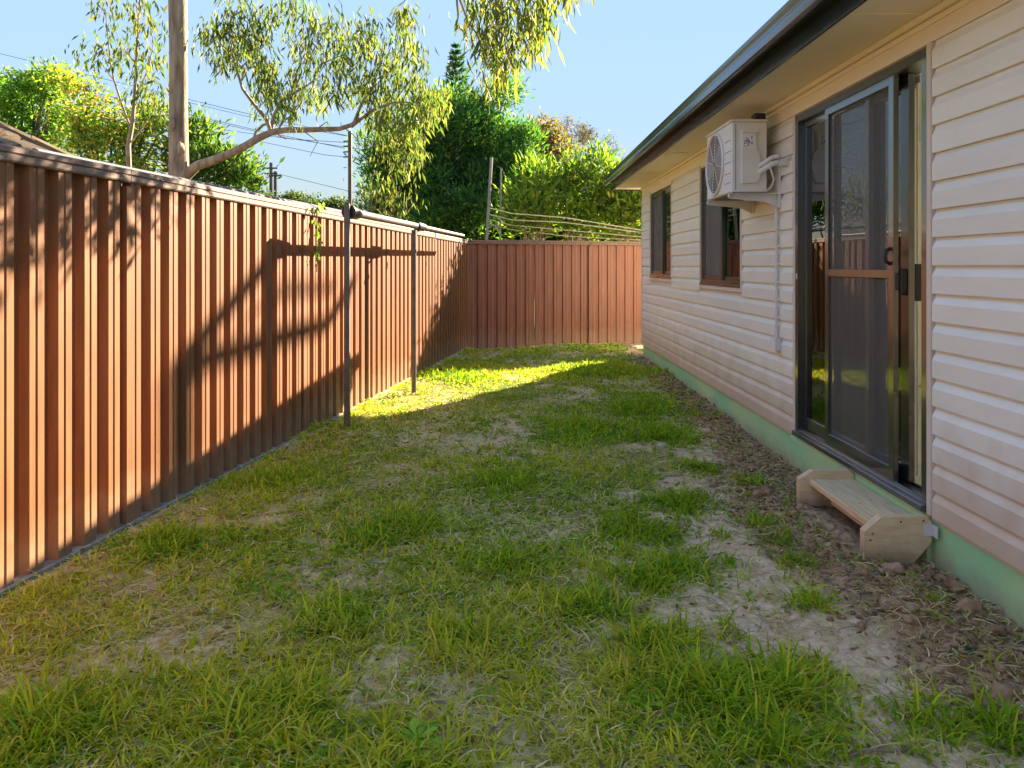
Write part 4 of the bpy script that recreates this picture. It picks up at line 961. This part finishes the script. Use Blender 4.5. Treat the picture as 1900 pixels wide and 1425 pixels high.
# ------------------------------------------------------------------ grass and ground clutter
def in_yard(x, y, m=0.04):
    d = (x - FE0[0]) * FN[0] + (y - FE0[1]) * FN[1]
    e = (x - cpt[0]) * 0.259 + (y - cpt[1]) * -0.966
    return (d > 0.05 + m) & (x < XW - 0.01) & (e > m) & ~((x > 1.6) & (y > 3.44) & (y < 4.28))
def in_view(x, y): return (y > 1.5) & (np.abs(x) < y * 0.74 + 0.25)
def ribbons(p, az, L, w, lean, curl, col, seg=3, tip=0.05):
    """grass blades: curved tapering strips"""
    N = len(p); ca, sa = np.cos(az), np.sin(az); side = np.stack([-sa, ca, np.zeros(N)], 1)
    V = []; ang = lean.copy(); q = p.copy()
    for k in range(seg + 1):
        t = k / seg; ww = (w * (1 - (1 - tip) * t ** 1.6) * 0.5)[:, None]
        V += [q - side * ww, q + side * ww]
        s_ = (L / seg)[:, None]; q = q + np.stack([np.sin(ang) * ca, np.sin(ang) * sa, np.cos(ang)], 1) * s_; ang = ang + curl / seg
    V = np.stack(V, 1).reshape(-1, 3); m = 2 * (seg + 1)
    i = np.arange(N)[:, None] * m; F_ = []
    for k in range(seg): F_.append(i + [2 * k, 2 * k + 1, 2 * k + 3, 2 * k + 2])
    return V, np.concatenate(F_, 0), np.repeat(col, m, 0)
def sample(n, ylo, yhi, dens):
    y = RNG.uniform(ylo, yhi, n); x = RNG.uniform(-2.6, 2.0, n)
    k = in_yard(x, y) & in_view(x, y); x, y = x[k], y[k]
    k = RNG.uniform(0, 1, len(x)) < dens(x, y); return x[k], y[k]
CLUMPS = [gnd(*c[:2]) + c[2:] for c in [(1330, 1290, .20, 1.5), (1470, 1275, .16, 1.2), (1240, 1300, .14, 1.4), (480, 1340, .16, 1.5), (560, 1330, .1, 1.2), (60, 1370, .18, 1.6), (160, 1360, .1, 1.3), (735, 985, .18, 1.2), (690, 1010, .15, 1.1), (940, 900, .2, 1.1), (1270, 940, .16, 1.1), (1180, 985, .2, 1.1), (1425, 975, .09, 1.0), (1490, 1115, .07, .8), (1480, 1045, .07, .9), (1225, 810, .3, 1.2), (1260, 1060, .13, 1.2), (1200, 1075, .14, 1.1), (1300, 870, .12, 1.0), (1190, 760, .4, 1.1), (1080, 800, .4, 1.0), (860, 1200, .14, 1.1), (1740, 1340, .08, 1.1), (1850, 1350, .09, 1.2), (300, 1020, .2, 1.1), (640, 1160, .15, 1.1), (930, 1050, .2, 1.0), (1350, 1050, .06, .8), (1440, 1400, .1, 1.2), (1210, 1195, .13, 1.2), (1100, 690, .7, 1.0), (830, 690, .5, 1.2), (860, 700, .3, 1.6), (1390, 900, .08, .9), (1450, 1005, .06, .8), (520, 890, .25, 1.0), (1100, 1130, .15, 1.0), (760, 1420, .15, 1.1), (1340, 1180, .05, .7), (1240, 690, .25, .9)]]
def clumpf(x, y):
    r = np.zeros_like(x)
    for (cx_, cy_, rad, s) in CLUMPS: r = np.maximum(r, s * np.exp(-((x - cx_) ** 2 + (y - cy_) ** 2) / (rad ** 2)))
    return r
GREEN = np.array([(.27, .40, .02), (.42, .48, .025), (.53, .51, .035), (.62, .52, .09), (.18, .33, .02)])
def hole(x, y):
    r = np.zeros_like(x)
    for q in ((775, 1385, .075), (1195, 1310, .06)):
        gx_, gy_ = gnd(*q[:2]); r = np.maximum(r, np.exp(-((x - gx_) ** 2 + (y - gy_ + .02) ** 2) / q[2] ** 2))
    return r
def grass_layer(n, ylo, yhi, seg, w0, Ls, tuft):
    def dens(x, y):
        b, m = zone(x, y); pat = fbm(x, y, 2.6, 71, 3)
        return np.clip((1 - 0.95 * b) * (0.30 + 1.0 * sstep(.40, .62, pat)) + clumpf(x, y) * 0.85, 0.012, 1) * (1 - hole(x, y))
    x, y = sample(n, ylo, yhi, dens)
    k = tuft; x = np.repeat(x, k); y = np.repeat(y, k)
    sp_ = np.repeat(RNG.uniform(.012, .035, len(x) // k), k); ox = RNG.normal(0, 1, len(x)) * sp_; oy = RNG.normal(0, 1, len(x)) * sp_
    cl_ = clumpf(x, y); tone = fbm(x, y, 1.0, 81, 3); N = len(x)
    tl = np.repeat(RNG.uniform(.6, 1.35, N // k), k)
    L = Ls * tl * RNG.uniform(.5, 1.3, N) * (0.75 + 0.55 * np.clip(cl_, 0, 1.6)) * (0.8 + .5 * tone)
    az = np.where(RNG.uniform(0, 1, N) < .75, np.arctan2(oy, ox), RNG.uniform(0, 6.28, N)) + RNG.normal(0, .3, N)
    lean = np.abs(RNG.normal(.78, .36, N)) * (1 - .3 * np.clip(cl_, 0, 1)); curl = RNG.normal(1.6, .7, N)
    warm = np.clip(.62 + (tone - .5) * 2.2 - .25 * np.clip(x + .5, -1, 1.6) - .55 * np.clip(cl_, 0, 1), 0, 1)
    idx = np.where(RNG.uniform(0, 1, N) < warm, RNG.choice([1, 2, 3], N, p=[.4, .42, .18]), RNG.choice([0, 1, 4], N, p=[.45, .25, .3]))
    tt = np.repeat(RNG.uniform(.75, 1.2, N // k), k)
    col = GREEN[idx] * (RNG.uniform(.8, 1.2, N) * tt)[:, None]
    xx, yy = x + ox, y + oy
    ok = in_yard(xx, yy, .0); p = np.stack([xx, yy, gh(xx, yy) - .004], 1)
    w = w0 * RNG.uniform(.7, 1.3, N) * (1 + .25 * np.clip(cl_, 0, 1.2))
    return ribbons(p[ok], az[ok], L[ok], w[ok], lean[ok], curl[ok], col[ok], seg)
def merge(parts):
    V, F_, C = [], [], []; b = 0
    for (v, f, c) in parts: V.append(v); F_.append(f + b); C.append(c); b += len(v)
    return np.concatenate(V), np.concatenate(F_), np.concatenate(C)
gp_ = [grass_layer(7800, 1.5, 3.4, 4, .0076, .074, 11), grass_layer(8500, 3.4, 5.4, 3, .0086, .072, 11), grass_layer(10500, 5.4, 8.5, 3, .011, .068, 9), grass_layer(11500, 8.5, 13.4, 2, .0155, .066, 8)]
v, f, c = merge(gp_)
print('grass quads', len(f))
kind(np_mesh('grass', v, f, M['grass'], None, c), 'stuff')
# dry curled runners and dead strands lying on the soil
DRY = np.array([(.56, .46, .18), (.45, .35, .13), (.64, .54, .26), (.28, .19, .09), (.46, .47, .11)])
def dry_layer(n, ylo, yhi, w0, Ls, dens, seg=5, up=1.05):
    x, y = sample(n, ylo, yhi, dens); N = len(x)
    az = RNG.uniform(0, 6.28, N); L = Ls * RNG.uniform(.4, 1.5, N)
    ca, sa = np.cos(az), np.sin(az); turn = RNG.normal(0, 2.2, N); q = np.stack([x, y, gh(x, y) + RNG.uniform(0, .014, N)], 1)
    col = DRY[RNG.choice(5, N, p=[.28, .27, .17, .13, .15])] * RNG.uniform(.75, 1.2, (N, 1)); V = []; a = az.copy(); rise = RNG.uniform(.0, .5, N)
    wv = w0 * RNG.uniform(.6, 1.4, N)
    for k in range(seg + 1):
        t = k / seg; sd_ = np.stack([-np.sin(a), np.cos(a), RNG.normal(0, .25, N)], 1); ww = (wv * (1 - .7 * abs(t - .3)))[:, None] * .5
        V += [q - sd_ * ww, q + sd_ * ww]
        q = q + np.stack([np.cos(a), np.sin(a), rise * (1 - 2 * t)], 1) * (L / seg)[:, None]; a = a + turn / seg
    V = np.stack(V, 1).reshape(-1, 3); m = 2 * (seg + 1); i = np.arange(N)[:, None] * m
    return V, np.concatenate([i + [2 * k, 2 * k + 1, 2 * k + 3, 2 * k + 2] for k in range(seg)], 0), np.repeat(col, m, 0)
def d_lawn(x, y): b, m = zone(x, y); return np.clip(.55 * (1 - b) + .28 + .4 * m, 0, 1) * np.clip(.5 + fbm(x, y, 2.1, 91, 3), .2, 1)
v, f, c = merge([dry_layer(20000, 1.5, 3.4, .0042, .085, d_lawn), dry_layer(17000, 3.4, 5.6, .0052, .09, d_lawn), dry_layer(12000, 5.6, 9, .0075, .10, d_lawn, 4), dry_layer(5000, 9, 13.4, .011, .11, d_lawn, 3)])
kind(np_mesh('dry_grass', v, f, M['dry'], None, c), 'stuff')
# flat clover-like weeds creeping through the lawn
x, y = sample(5200, 1.5, 8, lambda x, y: np.clip((1 - .8 * zone(x, y)[0]) * sstep(.5, .72, fbm(x, y, 1.9, 131, 3)), 0, 1))
k = 9; x = np.repeat(x, k) + RNG.normal(0, .022, len(x) * k); y = np.repeat(y, k) + RNG.normal(0, .022, len(y) * k); a = RNG.uniform(0, 6.28, len(x))
d = unit(np.stack([np.cos(a), np.sin(a), RNG.uniform(-.05, .55, len(x))], 1)); L = RNG.uniform(.016, .036, len(x)); ok = in_yard(x, y, .0)
v, f, c = leaves(np.stack([x, y, gh(x, y) + RNG.uniform(.004, .03, len(x))], 1)[ok], d[ok], L[ok], L[ok] * .62, palette([(.22, .36, .03), (.34, .44, .04), (.16, .28, .03)], int(ok.sum())))
kind(np_mesh('clover', v, f, M['grass'], None, c), 'stuff')
# soil clods, pebbles, twigs and fallen gum leaves
def clutter(name, n, ylo, yhi, dens, r0, r1, m, sub=0, sink=.3):
    x, y = sample(n, ylo, yhi, dens); z = gh(x, y); mb = MB()
    base = MB().lump((0, 0, 0), 1, 7, sub); bv = np.array(base.v); V = []; F_ = []; b = 0; bf = np.array(base.f)
    for k in range(len(x)):
        r = r0 + (r1 - r0) * RNG.uniform(0, 1) ** 2.5; a = RNG.uniform(0, 6.28); R_ = np.array([[math.cos(a), -math.sin(a), 0], [math.sin(a), math.cos(a), 0], [0, 0, 1]])
        q = (bv * RNG.uniform(.7, 1.3, 3) * RNG.uniform(.85, 1.15, bv.shape)) @ R_.T * r * np.array([1, 1, .7]); V.append(q + np.array([x[k], y[k], z[k] + r * .7 * (1 - 2 * sink)])); F_.append(bf + b); b += len(bv)
    return kind(np_mesh(name, np.concatenate(V), np.concatenate(F_), m), 'stuff')
d_mul = lambda x, y: np.clip(zone(x, y)[1] * .95 + .02 * zone(x, y)[0], 0, 1)
clutter('soil_clods', 42000, 1.6, 11, d_mul, .004, .026, M['clod'])
clutter('soil_lumps', 900, 1.6, 9, lambda x, y: .5 * zone(x, y)[1], .02, .05, M['clod'], 1)
clutter('pebbles', 16000, 1.6, 8, lambda x, y: .02 + .35 * zone(x, y)[0] + .05 * zone(x, y)[1], .0015, .009, M['pebble'])
def litter(n, ylo, yhi, dens, L0, cols, wid):
    x, y = sample(n, ylo, yhi, dens); N = len(x); a = RNG.uniform(0, 6.28, N)
    d = unit(np.stack([np.cos(a), np.sin(a), RNG.normal(0, .16, N)], 1)); L = L0 * RNG.uniform(.5, 1.4, N)
    return leaves(np.stack([x, y, gh(x, y) + RNG.uniform(.004, .018, N)], 1), d, L, L * wid, palette(cols, N))
v, f, c = merge([litter(1500, 1.5, 9, lambda x, y: .25 + .5 * zone(x, y)[0], .055, [(.30, .20, .12), (.42, .36, .27), (.20, .12, .07), (.16, .15, .07), (.5, .45, .38)], .2),
                 litter(16000, 1.6, 9, lambda x, y: .12 + .85 * zone(x, y)[1], .034, [(.30, .19, .11), (.22, .13, .075), (.46, .35, .22), (.14, .08, .045)], .4)])
kind(np_mesh('leaf_litter', v, f, M['dry'], None, c), 'stuff')
def twig_mb(n, dens):
    x, y = sample(n, 1.6, 6, dens); mb = MB()
    for k in range(len(x)):
        a = RNG.uniform(0, 6.28); L = RNG.uniform(.08, .34); pts = []
        for t in range(5):
            xx, yy = x[k] + math.cos(a) * L * t / 4, y[k] + math.sin(a) * L * t / 4; a += RNG.normal(0, .22)
            pts.append((xx, yy, float(gh(xx, yy)) + .007 + RNG.uniform(0, .006)))
        r = RNG.uniform(.0018, .0042); mb.tube(pts, [r, r, r * .9, r * .7, r * .4], 5)
    return mb
kind(build(twig_mb(500, lambda x, y: .12 + .5 * zone(x, y)[1] + .2 * zone(x, y)[0]), 'twigs', M['bark_pale']), 'stuff')

# single stones and weeds one can point at
def stone(px, py, r, m, lab, seed, sq=(1.2, 1, .75)):
    x, y = gnd(px, py); o = build(MB().lump((x, y, float(gh(x, y)) + r * .35), r, seed, 1, sq), 'stone', M[m]); tag(o, lab, 'stone', 'loose stones by the house')
stone(1657, 1050, .042, 'stone', 'small orange sandstone lump on the soil in front of the wooden step', 3)
stone(1800, 1118, .05, 'clod', 'rounded grey-brown stone lying against the green footing, further from the step', 5)
stone(1768, 1072, .04, 'clod', 'rounded brown stone at the green footing closest to the step', 8)
stone(1850, 1150, .032, 'clod', 'small brown stone near the green footing at the edge of the picture', 9)
def weed(px, py, n, L, lab, cols, rise=.75):
    x, y = gnd(px, py); z = float(gh(x, y)); t = thing('weed', lab, 'weed', (x, y, z))
    V, F_, C = [], [], []; b = 0
    for k in range(n):
        a = k * 2.399; inner = k / n; el = rise * (.25 + .9 * inner) + RNG.normal(0, .08); l = L * (1 - .45 * inner) * RNG.uniform(.85, 1.15)
        d = np.array([math.cos(a) * math.cos(el), math.sin(a) * math.cos(el), math.sin(el)]); s = np.array([-math.sin(a), math.cos(a), 0]); up_ = np.cross(d, s) * -1
        prof_ = [(0, .12), (.25, .55), (.55, 1), (.8, .8), (1, .05)]; w = l * .15; vs = []
        for (tt, ww) in prof_:
            ctr = np.array([x, y, z + .012]) + d * l * tt + np.array([0, 0, -1]) * l * .35 * tt ** 2
            vs += [ctr - s * w * ww + up_ * w * .25 * ww, ctr, ctr + s * w * ww + up_ * w * .25 * ww]
        cc = palette(cols, 1)[0]
        o = np_mesh('leaf', np.array(vs), np.array([q for k2 in range(4) for q in ((3 * k2, 3 * k2 + 1, 3 * k2 + 4, 3 * k2 + 3), (3 * k2 + 1, 3 * k2 + 2, 3 * k2 + 5, 3 * k2 + 4))]), M['grass'], t, np.repeat(cc[None], 15, 0), smooth=True)
    return t
CW = [(.30, .50, .05), (.38, .56, .06), (.24, .42, .05)]
weed(775, 1385, 15, .105, 'leafy rosette weed with broad leaves in the grass at the bottom of the picture', CW)
weed(1195, 1310, 13, .10, 'broad-leaved weed beside the tall grass clump at the edge of the bare sand', CW)
weed(1790, 1195, 7, .09, 'low dark green weed flattened on the brown soil by the footing', [(.06, .13, .05)], .3)
# climber caught on the fence
vn = thing('vine', 'thin green climbing vine trailing down the fence left of the clothesline', 'vine', (-1.69, 6.15, 1.6))
def fpt(u, v, z): p = FE0 + FD * u + FN * v; return (p[0], p[1], z)
uv = 3.10
build(MB().tube([fpt(uv, -.05, 1.9), fpt(uv, .075, 1.83), fpt(uv + .02, .07, 1.7), fpt(uv - .02, .08, 1.55), fpt(uv + .03, .07, 1.42), fpt(uv, .075, 1.30)], [.004] * 6, 5), 'stem', M['bark_pale'], vn)
vl = []
for z in (1.86, 1.84, 1.80, 1.74, 1.70, 1.60, 1.52, 1.50, 1.47, 1.44): vl.append((np.array(fpt(uv + RNG.normal(0, .02), .08, z)), .035))
v, f, c = crown(vl, 3, (.7, .7, .7), .055, .5, [(.16, .26, .03), (.22, .30, .04)], None, 'hang'); np_mesh('foliage', v, f, M['leaf'], vn, c)
